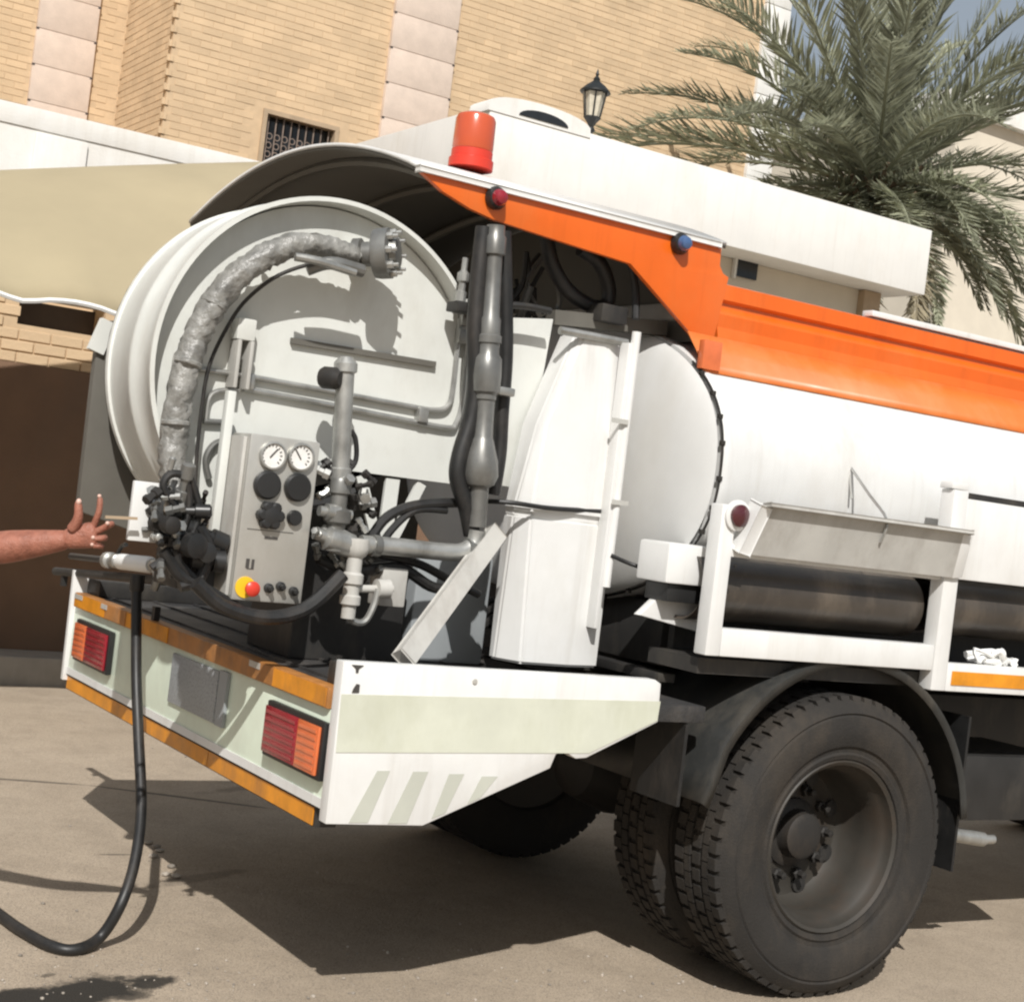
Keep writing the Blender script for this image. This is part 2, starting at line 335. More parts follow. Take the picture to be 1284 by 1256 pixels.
for _ in range(420):
    if random.random() < 0.75: u, v = random.uniform(-150, 900), random.uniform(1190, 1330)
    else: u, v = random.uniform(-200, 1300), random.uniform(900, 1250)
    q = pZ(u, v, GZ)
    r = random.choice((0.003, 0.003, 0.004, 0.005, 0.007))
    st.ball((q.x, q.y, GZ+r*0.5), r, (random.uniform(.7, 1.3), random.uniform(.7, 1.3), random.uniform(.5, .9)), 1)
for (u, v) in ((186, 1058), (200, 1068), (192, 1075), (215, 1088), (208, 1098), (196, 1063), (221, 1100)):
    q = pZ(u, v, GZ); st.ball((q.x, q.y, GZ+0.008), 0.018, (1.2, .8, .5), 1)
tag(st.build('gravel', 'stone_chip', smooth=0), 'loose pale stone chips scattered over the asphalt', 'gravel', kind='stuff')

# ------------------------------------------------------------------ boundary wall
bw = thing('boundary_wall', 'tall boundary wall, white render above yellow brick, behind the fabric canopy', 'wall', (0, WY, 0))
XW0, XW1 = -14.0, 2.7
HOLE = (pY(22, 400, WY).x, pY(132, 400, WY).x, pY(60, 412, WY).z, 2.50)
m_ = MB(); 
m_.box(XW0, HOLE[0], WY+0.0, WY+0.3, 0.13, 2.52); m_.box(HOLE[1], XW1, WY+0.0, WY+0.3, 0.13, 2.52); m_.box(HOLE[0], HOLE[1], WY+0.0, WY+0.3, 0.13, HOLE[2])
m_.build('wall_core', 'mortar', bw, 0)
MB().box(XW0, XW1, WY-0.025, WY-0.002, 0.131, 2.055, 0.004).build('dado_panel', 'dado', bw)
MB().box(XW0, XW1, WY, WY+0.3, 2.521, 3.62).build('render_panel', 'white_render', bw)
MB().box(XW0, XW1, WY-0.012, WY+0.32, 3.621, 3.76, 0.006).build('coping', 'white_render', bw)
xa, xb = pY(45, 160, WY).x, pY(112, 160, WY).x
MB().box(xa, xb, WY-0.03, WY-0.002, 2.53, 3.60, 0.008).build('pier', 'white_render', bw)
m_ = MB(); m_.box(HOLE[0], HOLE[1], WY+0.24, WY+0.29, HOLE[2], HOLE[3]); m_.build('dark_recess', 'grille', bw, 0)  # dark panel at the back of a recess in the wall
bmesh_brick = MB().box(-0.105, 0.105, 0, 0.07, 0, 0.066, 0.004).mesh('brick', 'brick', 0)
stf = MB(); cnt = 0
for k in range(31):
    z = 0.135 + k*0.077
    if z < 2.05: continue
    off = 0.11 if k % 2 else 0
    for j in range(-64, 13):
        x = j*0.22 + off
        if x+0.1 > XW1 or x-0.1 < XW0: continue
        if x+0.09 > HOLE[0] and x-0.09 < HOLE[1] and z+0.06 > HOLE[2]: continue
        if -1.75 < x < -0.05:
            o = bpy.data.objects.new('brick', bmesh_brick); COL.objects.link(o); o.parent = bw; o.location = (x, WY-0.012+random.uniform(-.003, .003), z); cnt += 1
        else: stf.box(x-0.105, x+0.105, WY-0.012, WY+0.058, z, z+0.066)
for c in bw.children:
    c.matrix_parent_inverse = Matrix.Translation((0, -WY, 0))
tag(stf.build('brickwork', 'brick', bw, 0), kind='stuff').matrix_parent_inverse = Matrix.Translation((0, -WY, 0))

# ------------------------------------------------------------------ fabric canopy (car shade on posts)
cp = thing('canopy', 'beige fabric car shade canopy on steel posts beside the boundary wall', 'canopy', (-1.5, 4.4, 0))
YB, YF = 4.62, 2.95
def top_line(x):
    a = pY(0, 217, YB); b = pY(290, 206, YB); t = (x-a.x)/(b.x-a.x); return a.z + (b.z-a.z)*t
def bot_line(x):
    a = pY(0, 372, YF); b = pY(130, 392, YF); t = (x-a.x)/(b.x-a.x); return a.z + (b.z-a.z)*t
m_ = MB(); NX, NY = 40, 14; XC0, XC1 = -5.0, 0.35
grid = []
for i in range(NX+1):
    x = XC0 + (XC1-XC0)*i/NX; row = []
    for j in range(NY+1):
        t = j/NY; y = YB + (YF-YB)*t
        zt = max(min(top_line(x), 3.75), 2.55); zb = bot_line(x) + 0.035*abs(math.sin(i*math.pi/4))
        sag = 0.16*math.sin(math.pi*min(t*1.05, 1)) ; prof = t**1.7
        z = zt*(1-prof) + zb*prof - 0.05*math.sin(i*math.pi/20)*math.sin(math.pi*t)
        row.append(m_.bm.verts.new((x, y, z)))
    grid.append(row)
for i in range(NX):
    for j in range(NY): m_.bm.faces.new((grid[i][j], grid[i+1][j], grid[i+1][j+1], grid[i][j+1]))
o = m_.build('fabric', 'canvas', cp, 80); md = o.modifiers.new('thick', 'SOLIDIFY'); md.thickness = 0.006
m_ = MB(); m_.tube([(XC0 + (XC1-XC0)*i/NX, YF, bot_line(XC0 + (XC1-XC0)*i/NX) + 0.035*abs(math.sin(i*math.pi/4)) - 0.004) for i in range(NX+1)], 0.014, 6, 2); m_.build('hem', 'white_plain', cp)
for x in (-4.6, 0.2):
    MB().cyl((x, YB+0.06, GZ), (x, YB+0.06, max(min(top_line(x), 3.75), 2.55)+0.02), 0.04).build('post', 'galv', cp)
    MB().tube([(x, YB+0.05, 1.9), (x, 3.6, 2.1), (x, YF+0.03, bot_line(x)-0.02)], 0.022, 8).build('rafter', 'galv', cp)
adopt(cp)

# ------------------------------------------------------------------ brick house
HY = 14.6; HX0 = pY(210, 100, HY).x; HX1 = pY(982, 60, HY).x; HR = pX(150, 100, HX0).y; HZ = 12.0; HB = 4.2
hs = thing('brick_house', 'large yellow brick house with pale stone pilasters behind the boundary wall', 'house', (5, HY, 0))
hw = (pY(330, 140, HY).x, pY(425, 160, HY).x, 5.0, pY(378, 148, HY).z)
m_ = MB(); m_.box(HX0+0.008, hw[0], HY+0.004, HY+6, 0, HZ); m_.box(hw[1], HX1-0.02, HY+0.004, HY+6, 0, HZ)
m_.box(hw[0], hw[1], HY+0.004, HY+6, hw[3], HZ); m_.box(hw[0], hw[1], HY+0.004, HY+6, 0, hw[2]); m_.box(-14, HX0+0.008, HR+0.004, HY+6, 0, HZ)
m_.build('wall', 'mortar', hs, 0)
m_ = MB(); m_.box(-14.3, HX1+0.3, HY-0.3, HY+6.3, HZ+0.004, HZ+0.35); m_.build('roof', 'white_render', hs)
bk = MB()
BH, BP, BL = 0.083, 0.094, 0.28
pil = (pY(490, 0, HY).x+0.06, pY(578, 0, HY).x-0.02); pilL = (pY(42, 60, HR).x, pY(118, 60, HR).x)
def inside(x, a, b): return a-0.02 < x < b+0.02
for k in range(int((HZ-HB)/BP)):
    z = HB + k*BP; off = BL/2 if k % 2 else 0
    for j in range(int((HX1-HX0)/BL)+1):
        x = HX0 + 0.1 + j*BL + off
        if x+0.1 > HX1-0.32 or inside(x, *pil): continue
        if x+0.1 > hw[0]-0.08 and x-0.1 < hw[1]+0.08 and hw[2] < z < hw[3]+0.06: continue
        d = random.uniform(-.0005, .003); bk.box(x-0.135, x+0.135, HY-d, HY+0.05, z, z+BH)
    for j in range(26):
        x = HX0 - 0.15 - j*BL - off
        if inside(x, *pilL): continue
        d = random.uniform(-.0005, .003); bk.box(x-0.135, x+0.135, HR-d, HR+0.05, z, z+BH)
    for j in range(8):
        y = HY + 0.12 + j*BL + off*0.9
        if y+0.1 > HR: continue
        d = random.uniform(-.0005, .003); bk.box(HX0-d, HX0+0.04, y-0.135, y+0.135, z, z+BH)
tag(bk.build('brickwork', 'brick', hs, 0), kind='stuff')
def pilaster(x0, x1, y):
    k = 0; z = HB; h = 0.49
    while z < HZ:
        for wd, zz in ((0.0, z), ):
            MB().box(x0, x1, y-0.07, y+0.02, zz, zz+h-0.008, 0.004).build('stone_block', 'stone_block', hs)
        for xx in (x0-0.012, x1-0.028): MB().box(xx, xx+0.04, y-0.073, y-0.066, z+h-0.03, z+h).build('joint_notch', 'grille', hs, 0)
        z += h; k += 1
    MB().box(x0+0.05, x1-0.05, y-0.05, y+0.025, HB, HZ).build('pilaster_core', 'stone_block', hs, 0)
pilaster(pil[0], pil[1], HY); pilaster(pilL[0], pilL[1], HR)
z = HB
while z < HZ:
    MB().box(HX1-0.50, HX1+0.02, HY-0.07, HY+0.4, z, z+0.475, 0.006).build('stone_block', 'white_render', hs); z += 0.49
wn = MB(); fw = 0.06
wn.box(hw[0], hw[0]+fw, HY-0.03, HY+0.12, hw[2], hw[3]); wn.box(hw[1]-fw, hw[1], HY-0.03, HY+0.12, hw[2], hw[3]); wn.box(hw[0]+fw, hw[1]-fw, HY-0.03, HY+0.12, hw[3]-fw, hw[3])
win = wn.build('window', 'window_trim', hs)
MB().box(hw[0]+fw, hw[1]-fw, HY+0.17, HY+0.19, hw[2], hw[3]-fw).build('pane', 'glass_dark', win, 0)
gr = MB()
nx = 9
for i in range(nx):
    x = hw[0]+fw+(hw[1]-hw[0]-2*fw)*(i+0.5)/nx; gr.box(x-0.008, x+0.008, HY+0.05, HY+0.066, hw[2], hw[3]-fw-0.003)
    for kk in range(9):
        zz = hw[2]+0.06+kk*0.12
        if zz < hw[3]-0.12: gr.lathe([(0.034, 0), (0.046, 0), (0.046, 0.012), (0.034, 0.012)], (x+0.035, HY+0.045, zz), (0, 1, 0), 10, True)
gr.build('grille', 'grille_iron', win)
adopt(hs)

# ------------------------------------------------------------------ white flat-roofed annexe
AY = 7.0
an = thing('white_annexe', 'white flat-roofed annexe with deep overhanging roof slab, behind the truck', 'building', (6, AY, 0))
ax0 = pY(612, 160, AY).x; ax1 = pY(1168, 300, AY).x; zt = 5.03; zb = 4.32
MB().box(ax0, ax1, AY, AY+3.2, zb, zt, 0.015).build('roof_slab', 'white_render', an)
m_ = MB(); xc = (pY(615, 150, AY).x+pY(735, 175, AY).x)/2; rw = 0.56
arch = [(xc-rw, AY-0.01, zt-0.05)] + [(xc+rw*math.cos(a), AY-0.01, zt+0.0+0.13*math.sin(a)**0.8) for a in [math.pi*(1-i/16) for i in range(1, 16)]] + [(xc+rw, AY-0.01, zt-0.05)]
m_.prism(arch, (0, 0.35, 0)); ar = m_.build('parapet_arch', 'white_render', an, 50)
m_ = MB(); xo = xc+0.03
m_.prism([(xo-0.27, AY-0.018, zt-0.02)] + [(xo+0.27*math.cos(a), AY-0.018, zt-0.02+0.08*math.sin(a)) for a in [math.pi*(1-i/12) for i in range(1, 12)]] + [(xo+0.27, AY-0.018, zt-0.02)], (0, 0.006, 0)); m_.build('arch_opening', 'glass_dark', ar, 0)
ex = pY(1097, 370, AY+0.5).x
MB().box(ax0+0.2, ex-0.25, AY+0.5, AY+3.1, 0.13, zb-0.004).build('wall', 'cream_render', an)
a = pY(922, 322, AY+0.5); b = pY(946, 352, AY+0.5)
w_ = MB().box(a.x, b.x, AY+0.47, AY+0.495, b.z, a.z).build('window', 'glass_dark', an, 0)
MB().box(a.x-0.03, a.x, AY+0.45, AY+0.495, b.z-0.03, a.z+0.03).build('window_frame', 'white_render', w_, 0)
MB().box(ex-0.25, ex, AY+0.4, AY+0.75, 0.13, zb-0.004, 0.01).build('column', 'window_trim', an)
MB().box(ex, ax1+1.6, AY+1.6, AY+1.8, 0.13, 4.15).build('side_wall', 'white_render', an)
m_ = MB(); xq = pY(1129, 380, AY+1.55).x; m_.cyl((xq, AY+1.55, 0.13), (xq, AY+1.55, zb-0.02), 0.03); m_.build('drain_pipe', 'white_plain', an)
adopt(an)

# ------------------------------------------------------------------ lanterns
def lantern(name, base, zlan, h, label):
    r = thing(name, label, 'lamp', base)
    x, y, z0 = base
    p = MB(); p.lathe([(0.07, 0), (0.07, 0.06), (0.035, 0.1), (0.028, 0.14), (0.024, zlan-z0-0.05), (0.045, zlan-z0-0.03), (0.03, zlan-z0)], base, (0, 0, 1), 12); p.build('pole', 'lamp_black', r)
    s = h/0.55
    c = MB(); c.lathe([(0.02*s, 0), (0.05*s, 0.05*s), (0.085*s, 0.09*s), (0.085*s, 0.10*s), (0.03*s, 0.10*s)], (x, y, zlan), (0, 0, 1), 6); c.build('cage_base', 'lamp_black', r, 0)
    gl = MB(); gl.lathe([(0.075*s, 0.101*s), (0.115*s, 0.33*s)], (x, y, zlan), (0, 0, 1), 6); gl.build('lamp_glass', 'lamp_glass', r, 0)
    b = MB()
    for i in range(6):
        an_ = i*math.pi/3
        q0 = Vector((x, y, zlan)) + Vector((math.cos(an_)*0.082*s, math.sin(an_)*0.082*s, 0.10*s)); q1 = Vector((x, y, zlan)) + Vector((math.cos(an_)*0.122*s, math.sin(an_)*0.122*s, 0.335*s)); b.cyl(q0, q1, 0.009*s, seg=6)
    b.build('cage_bar', 'lamp_black', r)
    t = MB(); t.lathe([(0.15*s, 0.335*s), (0.15*s, 0.35*s), (0.10*s, 0.40*s), (0.045*s, 0.44*s), (0.03*s, 0.455*s), (0.035*s, 0.47*s), (0.012*s, 0.50*s), (0.018*s, 0.515*s), (0.002*s, 0.57*s)], (x, y, zlan), (0, 0, 1), 12); t.build('lamp_cap', 'lamp_black', r)
    adopt(r); return r
q = pY(741, 160, 7.7); lantern('lantern', (q.x, 7.7, zt), q.z, 0.56, 'black lantern on the white roof slab against the brick house')
q = pY(1146, 262, 10.0); qb = pY(1162, 380, 10.0); lantern('lantern', ((q.x+qb.x)/2+0.1, 10.0, 0.13), q.z, 0.55, 'dark garden lantern post standing under the palm tree')

# ------------------------------------------------------------------ far building
fb = thing('pale_building', 'pale cream building far behind the palm tree', 'building', (30, 25, 0))
x0 = pY(1183, 300, 25).x
MB().box(x0, x0+14, 25, 33, 0, 13.6).build('wall', 'cream_render', fb)
MB().box(x0-0.3, x0+14.3, 24.7, 33.3, 13.604, 14.2).build('parapet', 'white_render', fb)
for i in range(3):
    for k in range(0, 3, 3):
        f_ = MB().box(x0+1.2+i*3.6, x0+2.8+i*3.6, 24.94, 24.995, 3.4+k*3.5, 5.2+k*3.5).build('window', 'white_render', fb, 0)
        MB().box(x0+1.35+i*3.6, x0+2.65+i*3.6, 24.915, 24.936, 3.55+k*3.5, 5.05+k*3.5).build('pane', 'glass_dark', f_, 0)
adopt(fb)

# ------------------------------------------------------------------ date palm
PC = pY(1097, 240, 10.6)
pt = thing('palm_tree', 'bushy date palm with grey green fronds behind the white annexe', 'tree', (PC.x, PC.y, 0.13))
m_ = MB(); prof = []
nz = 46
for i in range(nz+1):
    t = i/nz; prof.append((0.24*(1-0.15*t)+(0.035 if i % 2 else 0), t*(PC.z-0.13+0.1)))
m_.lathe(prof, (PC.x, PC.y, 0.13), (0, 0, 1), 14); m_.build('trunk', 'bark', pt, 0)
m_ = MB()
for i in range(60):
    a = i*2.4; z = PC.z-0.9+0.018*i; r0 = 0.25
    d = Vector((math.cos(a), math.sin(a), 0.9)); q = Vector((PC.x+math.cos(a)*r0*0.7, PC.y+math.sin(a)*r0*0.7, z)); m_.bar(q, q+d*random.uniform(.3, .5), 0.09, 0.03)
m_.build('frond_stub', 'bark', pt, 0)
FRN = [0]
def frond(az, el, length, droop, material, seedv):
    rnd = random.Random(seedv); b = MB(); N = 54
    c = Vector((PC.x, PC.y, PC.z)); d = Vector((math.cos(az)*math.cos(el), math.sin(az)*math.cos(el), math.sin(el)))
    P = [c + d*0.1]; cur = d.copy(); step = length/N
    side_bend = rnd.uniform(-0.25, 0.25)
    for i in range(N):
        cur = (cur + Vector((0, 0, -droop/N*(0.4+1.4*i/N))) + Vector((-math.sin(az), math.cos(az), 0))*side_bend/N).normalized(); P.append(P[-1]+cur*step)
    b.tube(P[::3], [0.03*(1-0.9*k/len(P[::3]))+0.004 for k in range(len(P[::3]))], 5, 1, False)
    for i in range(4, N+1):
        t = i/N; q = P[i]; dirv = (P[i]-P[i-1]).normalized()
        sd = dirv.cross(Vector((0, 0, 1)));
        if sd.length < 0.05: sd = Vector((-math.sin(az), math.cos(az), 0))
        sd.normalize(); up = sd.cross(dirv).normalized()
        L0 = length*0.15*(math.sin(math.pi*min(0.12+0.88*t, 0.97))**0.55)
        for s_ in (-1, 1):
            for rep in range(2):
                ang = math.radians(rnd.uniform(32, 58)*(1-0.35*t)); lift = rnd.uniform(0.05, 0.55)
                ld = (dirv*math.cos(ang) + sd*s_*math.sin(ang) + up*lift).normalized(); L_ = L0*rnd.uniform(.75, 1.15)
                wv = (dirv*math.sin(ang) - sd*s_*math.cos(ang)*1.0).normalized()*0.021
                q0 = q + dirv*step*0.5*rep; tip = q0 + ld*L_ + Vector((0, 0, -0.10*L_*rnd.random())); mid = q0 + ld*L_*0.45
                v = [b.bm.verts.new(x_) for x_ in (q0, mid+wv, tip, mid-wv)]
                b.bm.faces.new((v[0], v[1], v[2])); b.bm.faces.new((v[0], v[2], v[3]))
    b.build('frond', material, pt, 0)
sd_ = 0
for i in range(52):
    t = i/51; el = math.radians(84 - 108*t**0.85 + random.uniform(-6, 6)); az = i*2.39996 + random.uniform(-.2, .2)
    frond(az, el, random.uniform(3.5, 4.5)*(1-0.12*t), random.uniform(0.5, 0.9)*(1+0.35*t), 'frond' if t < 0.93 else 'frond_dry', 100+i)
for az, el, L_, dr in ((2.5, .30, 4.6, .75), (2.75, .22, 4.4, .65), (3.1, .80, 4.2, .95), (3.4, .25, 4.3, .7), (2.9, 1.05, 4.4, .6), (4.6, 1.25, 4.3, .3), (4.2, 1.35, 4.4, .25), (5.4, 1.15, 4.3, .4), (5.8, .9, 4.4, .7), (5.2, .75, 4.2, .9)): frond(az, el, L_, dr, 'frond', int(az*1000))
for i in range(16): frond(3.4+i*0.20+random.uniform(-.1, .1), random.uniform(-.45, .1), random.uniform(2.2, 3.2), random.uniform(.8, 1.5), 'frond', 900+i)
adopt(pt)


# ================================================================== TRUCK
tk = thing('tanker_truck', 'white and orange jetting tanker truck seen from its rear corner', 'truck', (0, 0, 0))
def part(mb, name, m, parent=None, smooth=35, kind=None, label=None):
    o = mb.build(name, m, parent or tk, smooth)
    if kind: o['kind'] = kind
    if label: o['label'] = label
    return o
SY = -1.25; BX = -1.89
# ---- chassis
for s in (-1, 1):
    part(MB().box(-1.78, 4.6, 0.40*s-0.04, 0.40*s+0.04, 0.68, 0.93, 0.006), 'frame_rail', 'black_steel')
for x in (-1.7, -1.0, -0.35, 0.35, 1.4, 2.6, 3.8):
    part(MB().box(x-0.05, x+0.05, -0.358, 0.358, 0.72, 0.90, 0.005), 'cross_member', 'black_steel')
part(MB().box(-0.45, 4.0, -0.80, 0.80, 1.02, 1.24, 0.01), 'subframe', 'black_steel')  # black box added to keep the underbody dark
part(MB().box(-0.55, 4.4, -0.34, 0.34, 0.935, 1.015), 'subframe_bearer', 'black_steel')
ax = part(MB().cyl((0.05, -0.95, 0.525), (0.05, 0.95, 0.525), 0.085), 'rear_axle', 'black_steel')
part(MB().lathe([(0.02, -0.24), (0.14, -0.18), (0.21, 0), (0.14, 0.18), (0.02, 0.24)], (0.0, 0, 0.53), (1, 0, 0), 20), 'differential', 'black_steel', ax)
for s in (-1, 1):
    m_ = MB()
    for k in range(6):
        L_ = 0.75 - 0.1*k; m_.tube([(0.05-L_, 0.52*s, 0.70-0.0*k-0.018*k+0.06), (0.05, 0.52*s, 0.62-0.018*k+0.02), (0.05+L_, 0.52*s, 0.70-0.018*k+0.06)], 0.012, 6, 6)
    part(m_, 'leaf_spring', 'black_steel')
m_ = MB(); m_.lathe([(0.02, 0), (0.12, 0.01), (0.14, 0.05), (0.14, 0.62), (0.12, 0.66), (0.02, 0.67)], (0.78, -0.82, 0.64), (1, 0, 0), 24); part(m_, 'air_tank', 'black_steel')
a = pY(1178, 1035, -1.0); b = pY(1232, 1052, -1.0)
m_ = MB(); m_.cyl(a-Vector((0.2, 0, 0)), b, 0.028); m_.cyl(b-Vector((0.03, 0, 0)), b+Vector((0.06, 0, 0.0)), 0.018); part(m_, 'side_step_tube', 'galv')
m_ = MB(); m_.box(0.70, 1.5, -1.05, -0.6, a.z+0.03, a.z+0.28, 0.01); part(m_, 'battery_box', 'black_steel')
part(MB().lathe([(0.02, 0), (0.05, 0.01), (0.06, 0.04), (0.06, 0.36), (0.05, 0.39), (0.02, 0.4)], (-1.72, -0.20, 0.555), (0.1, -1, 0), 20), 'silencer', 'black_steel')

# ---- wheels
def wheel(cx, yo, sgn, r, full=True):
    # sgn=-1: outer face looks to -Y.  offsets h measured inwards from the outer sidewall
    ax_ = (0, -sgn, 0); o = (cx, yo, r+GZ)
    k = r/0.525
    p = [(0.300, 0.045), (0.304, 0.020), (0.296, 0.012), (0.284, 0.020), (0.279, 0.040), (0.272, 0.055), (0.258, 0.075), (0.254, 0.150), (0.250, 0.225), (0.232, 0.252), (0.195, 0.255), (0.150, 0.240), (0.120, 0.238), (0.120, 0.248), (0.18, 0.265), (0.24, 0.265), (0.262, 0.255), (0.275, 0.26), (0.30, 0.265), (0.30, 0.24), (0.268, 0.22), (0.268, 0.09), (0.29, 0.06)]
    if not full: p = [(0.30, 0.045), (0.30, 0.02), (0.28, 0.03), (0.26, 0.09), (0.22, 0.11), (0.02, 0.12), (0.02, 0.14), (0.26, 0.20), (0.30, 0.23)]
    W_ = part(MB().lathe([(a*k, h) for a, h in p], o, ax_, 48, full), 'wheel', 'rim_steel')
    tp = [(0.296, 0.040), (0.306, 0.012), (0.322, 0.006), (0.330, 0.012), (0.345, 0.010), (0.352, 0.000), (0.385, -0.013), (0.42, -0.016), (0.455, -0.010), (0.462, -0.004), (0.468, -0.010), (0.495, 0.006), (0.508, 0.020), (0.513, 0.055), (0.514, 0.09), (0.504, 0.095), (0.504, 0.105), (0.514, 0.11), (0.514, 0.14), (0.504, 0.145), (0.504, 0.155), (0.514, 0.16), (0.513, 0.205), (0.508, 0.240), (0.495, 0.254), (0.455, 0.27), (0.41, 0.276), (0.36, 0.27), (0.31, 0.25), (0.296, 0.22)]
    b = MB(); b.lathe([(a*k, h) for a, h in tp]+[(0.29*k, 0.13)], o, ax_, 96, True)
    n = 58
    for i in range(n):
        a0 = 2*math.pi*i/n
        for row, (h0, h1, sk) in enumerate(((0.014, 0.062, 0), (0.066, 0.094, .5), (0.106, 0.144, 0), (0.156, 0.186, .5), (0.192, 0.246, 0))):
            am = a0 + sk*2*math.pi/n; wd = 2*math.pi/n*0.80
            pts_ = []
            for rr, hh in ((0.500 if row in (0, 4) else 0.508, h0), (0.5235, h0+(0.012 if row == 0 else 0.0)), (0.5235, h1-(0.012 if row == 4 else 0.0)), (0.500 if row == 4 else 0.508, h1)):
                pts_.append((rr*k, hh))
            A = []
            for sg in (-0.5, 0.5):
                an = am + sg*wd + (0.012 if row % 2 else -0.012)*sg
                A.append([b.bm.verts.new((cx + rr*math.cos(an), yo - sgn*hh, r + GZ + rr*math.sin(an))) for rr, hh in pts_])
            b.bm.faces.new(A[0]); b.bm.faces.new(A[1][::-1])
            for q in range(3): b.bm.faces.new((A[0][q], A[0][q+1], A[1][q+1], A[1][q]))
    bmesh.ops.recalc_face_normals(b.bm, faces=b.bm.faces[:])
    part(b, 'tyre', 'tyre_rubber', W_, 30)
    if full:
        part(MB().lathe([(0.125*k, 0.245), (0.122*k, 0.225), (0.105*k, 0.215), (0.088*k, 0.212), (0.084*k, 0.20), (0.08*k, 0.165), (0.062*k, 0.155), (0.0, 0.155)], o, ax_, 28), 'hub', 'hub_steel', W_)
        nm = MB().lathe([(0.021, 0), (0.021, 0.022), (0.013, 0.026), (0.013, 0.052), (0.0, 0.054)], (0, 0, 0), (0, sgn, 0), 6).mesh('wheel_nut', 'hub_steel', 0)
        hm = MB().lathe([(0.03, 0), (0.03, 0.012), (0.0, 0.014)], (0, 0, 0), (0, sgn, 0), 16).mesh('hand_hole', 'black_steel')
        for i in range(10):
            an = 2*math.pi*i/10
            q = bpy.data.objects.new('wheel_nut', nm); COL.objects.link(q); q.parent = W_; q.location = (cx+0.155*k*math.cos(an), yo-sgn*0.242, r+GZ+0.155*k*math.sin(an))
        for i in range(8):
            an = 2*math.pi*(i+0.5)/8
            q = bpy.data.objects.new('hand_hole', hm); COL.objects.link(q); q.parent = W_; q.location = (cx+0.208*k*math.cos(an), yo-sgn*0.253, r+GZ+0.208*k*math.sin(an))
    return W_
WXC = 0.072
wheel(WXC, -1.240, -1, 0.522); wheel(WXC, -0.89, -1, 0.522, False)
wheel(WXC, 1.240, 1, 0.522, False); wheel(WXC, 0.89, 1, 0.522, False)
wheel(4.1, -1.2, -1, 0.525, False); wheel(4.1, 1.2, 1, 0.525, False)
part(MB().cyl((4.1, -1.0, 0.525), (4.1, 1.0, 0.525), 0.07), 'front_axle', 'black_steel')

# ---- fenders
def fender(y0, y1):
    b = MB(); N = 30; R_ = 0.645; rows = []
    prof = [(y0, -0.03), (y0, 0.0), (y0+0.02*(1 if y1 > y0 else -1), 0.008), (y1, 0.008)]
    path = []
    for i in range(N+1):
        th = math.radians(8 + (150-8)*i/N); path.append((WXC+R_*math.cos(th), 0.495+R_*math.sin(th), math.cos(th), math.sin(th)))
    last = path[-1]
    dx, dz = -last[3], last[2]
    for s_ in (0.1, 0.21): path.append((last[0]+dx*s_*0.55, last[1]+dz*s_, last[2], last[3]))
    for (x, z, nx_, nz_) in path: rows.append([b.bm.verts.new((x+nx_*d, y, z+nz_*d)) for y, d in prof])
    for A, B in zip(rows, rows[1:]):
        for k in range(len(prof)-1): b.bm.faces.new((A[k], A[k+1], B[k+1], B[k]))
    o = part(b, 'fender', 'fender_plastic', None, 40); md = o.modifiers.new('t', 'SOLIDIFY'); md.thickness = 0.008
    return o
fd = fender(-1.235, -0.55); fender(1.235, 0.55)
part(MB().box(-0.60, -0.53, -1.0, -0.5, 0.99, 1.02, 0.004), 'fender_bracket', 'black_steel', fd)
for s in (-1, 1):
    if s < 0: part(MB().box(-0.625, -0.612, -1.20, -0.95, 0.62, 0.885), 'mud_flap', 'black_hose')
    part(MB().box(0.70, 0.712, s*0.9-0.3, s*0.9+0.3, 0.38, 0.95), 'mud_flap', 'black_hose')

# ---- rear platform and bumper
dk = part(MB().box(-1.86, -0.55, -1.20, 1.20, 0.89, 0.945, 0.006), 'deck', 'deck_rubber')
part(MB().box(-1.84, -0.80, -1.205, -1.05, 0.946, 1.012, 0.006), 'deck_kerb', 'black_steel', dk)
part(MB().box(-1.84, -0.80, 1.05, 1.205, 0.946, 1.012, 0.006), 'deck_kerb', 'black_steel', dk)
for i in range(7):
    part(MB().box(-1.80+i*0.17, -1.79+i*0.17, -1.0, 1.0, 0.946, 0.953), 'deck_rib', 'deck_rubber', dk)
notch = [(735, 950), (722, 951), (713, 945), (705, 941), (697, 946), (690, 963)]
poly = [(431, 829), (822, 852), (829, 857), (825, 905)] + notch + [(530, 1035), (408, 1033)]
sp = part(MB().prism([pY(u, v, SY) for u, v in poly], (0, 0.045, 0), 0.004), 'bumper_side_plate', 'white_paint', label='white bumper side plate with pale reflective band')
part(MB().prism([pY(u, v, SY-0.0005) for u, v in ((428, 870), (828, 879), (824, 903), (738, 944), (421, 943))], (0, -0.0015, 0)), 'reflective_band', 'reflective', sp, 0)
for st_ in (((473, 966), (489, 966), (461, 1031), (437, 1031)), ((518, 967), (537, 967), (510, 1032), (486, 1032)), ((563, 970), (582, 970), (558, 1019), (541, 1026)), ((604, 973), (624, 973), (602, 1000), (586, 1007))):
    part(MB().prism([pY(u, v, SY-0.0005) for u, v in st_], (0, -0.0012, 0)), 'diagonal_stripe', 'stripe_grey', sp, 0)
part(MB().prism([pY(u, v, SY-0.001) for u, v in ((441, 833), (456, 834), (450, 838), (449, 843), (446, 843), (446, 838))], (0, -0.002, 0)), 'scuff_mark', 'mark_dark', sp, 0)
part(MB().prism([pY(u, v, SY-0.001) for u, v in ((447, 857), (451, 858), (450, 868), (441, 868), (443, 863))], (0, -0.002, 0)), 'scuff_mark', 'mark_dark', sp, 0)
part(MB().lathe([(0.008, 0), (0.008, 0.004), (0, 0.005)], pY(595, 854, SY), (0, -1, 0), 10), 'rivet', 'tape_silver', sp)
lp = [pY(u, v, SY) for u, v in poly]
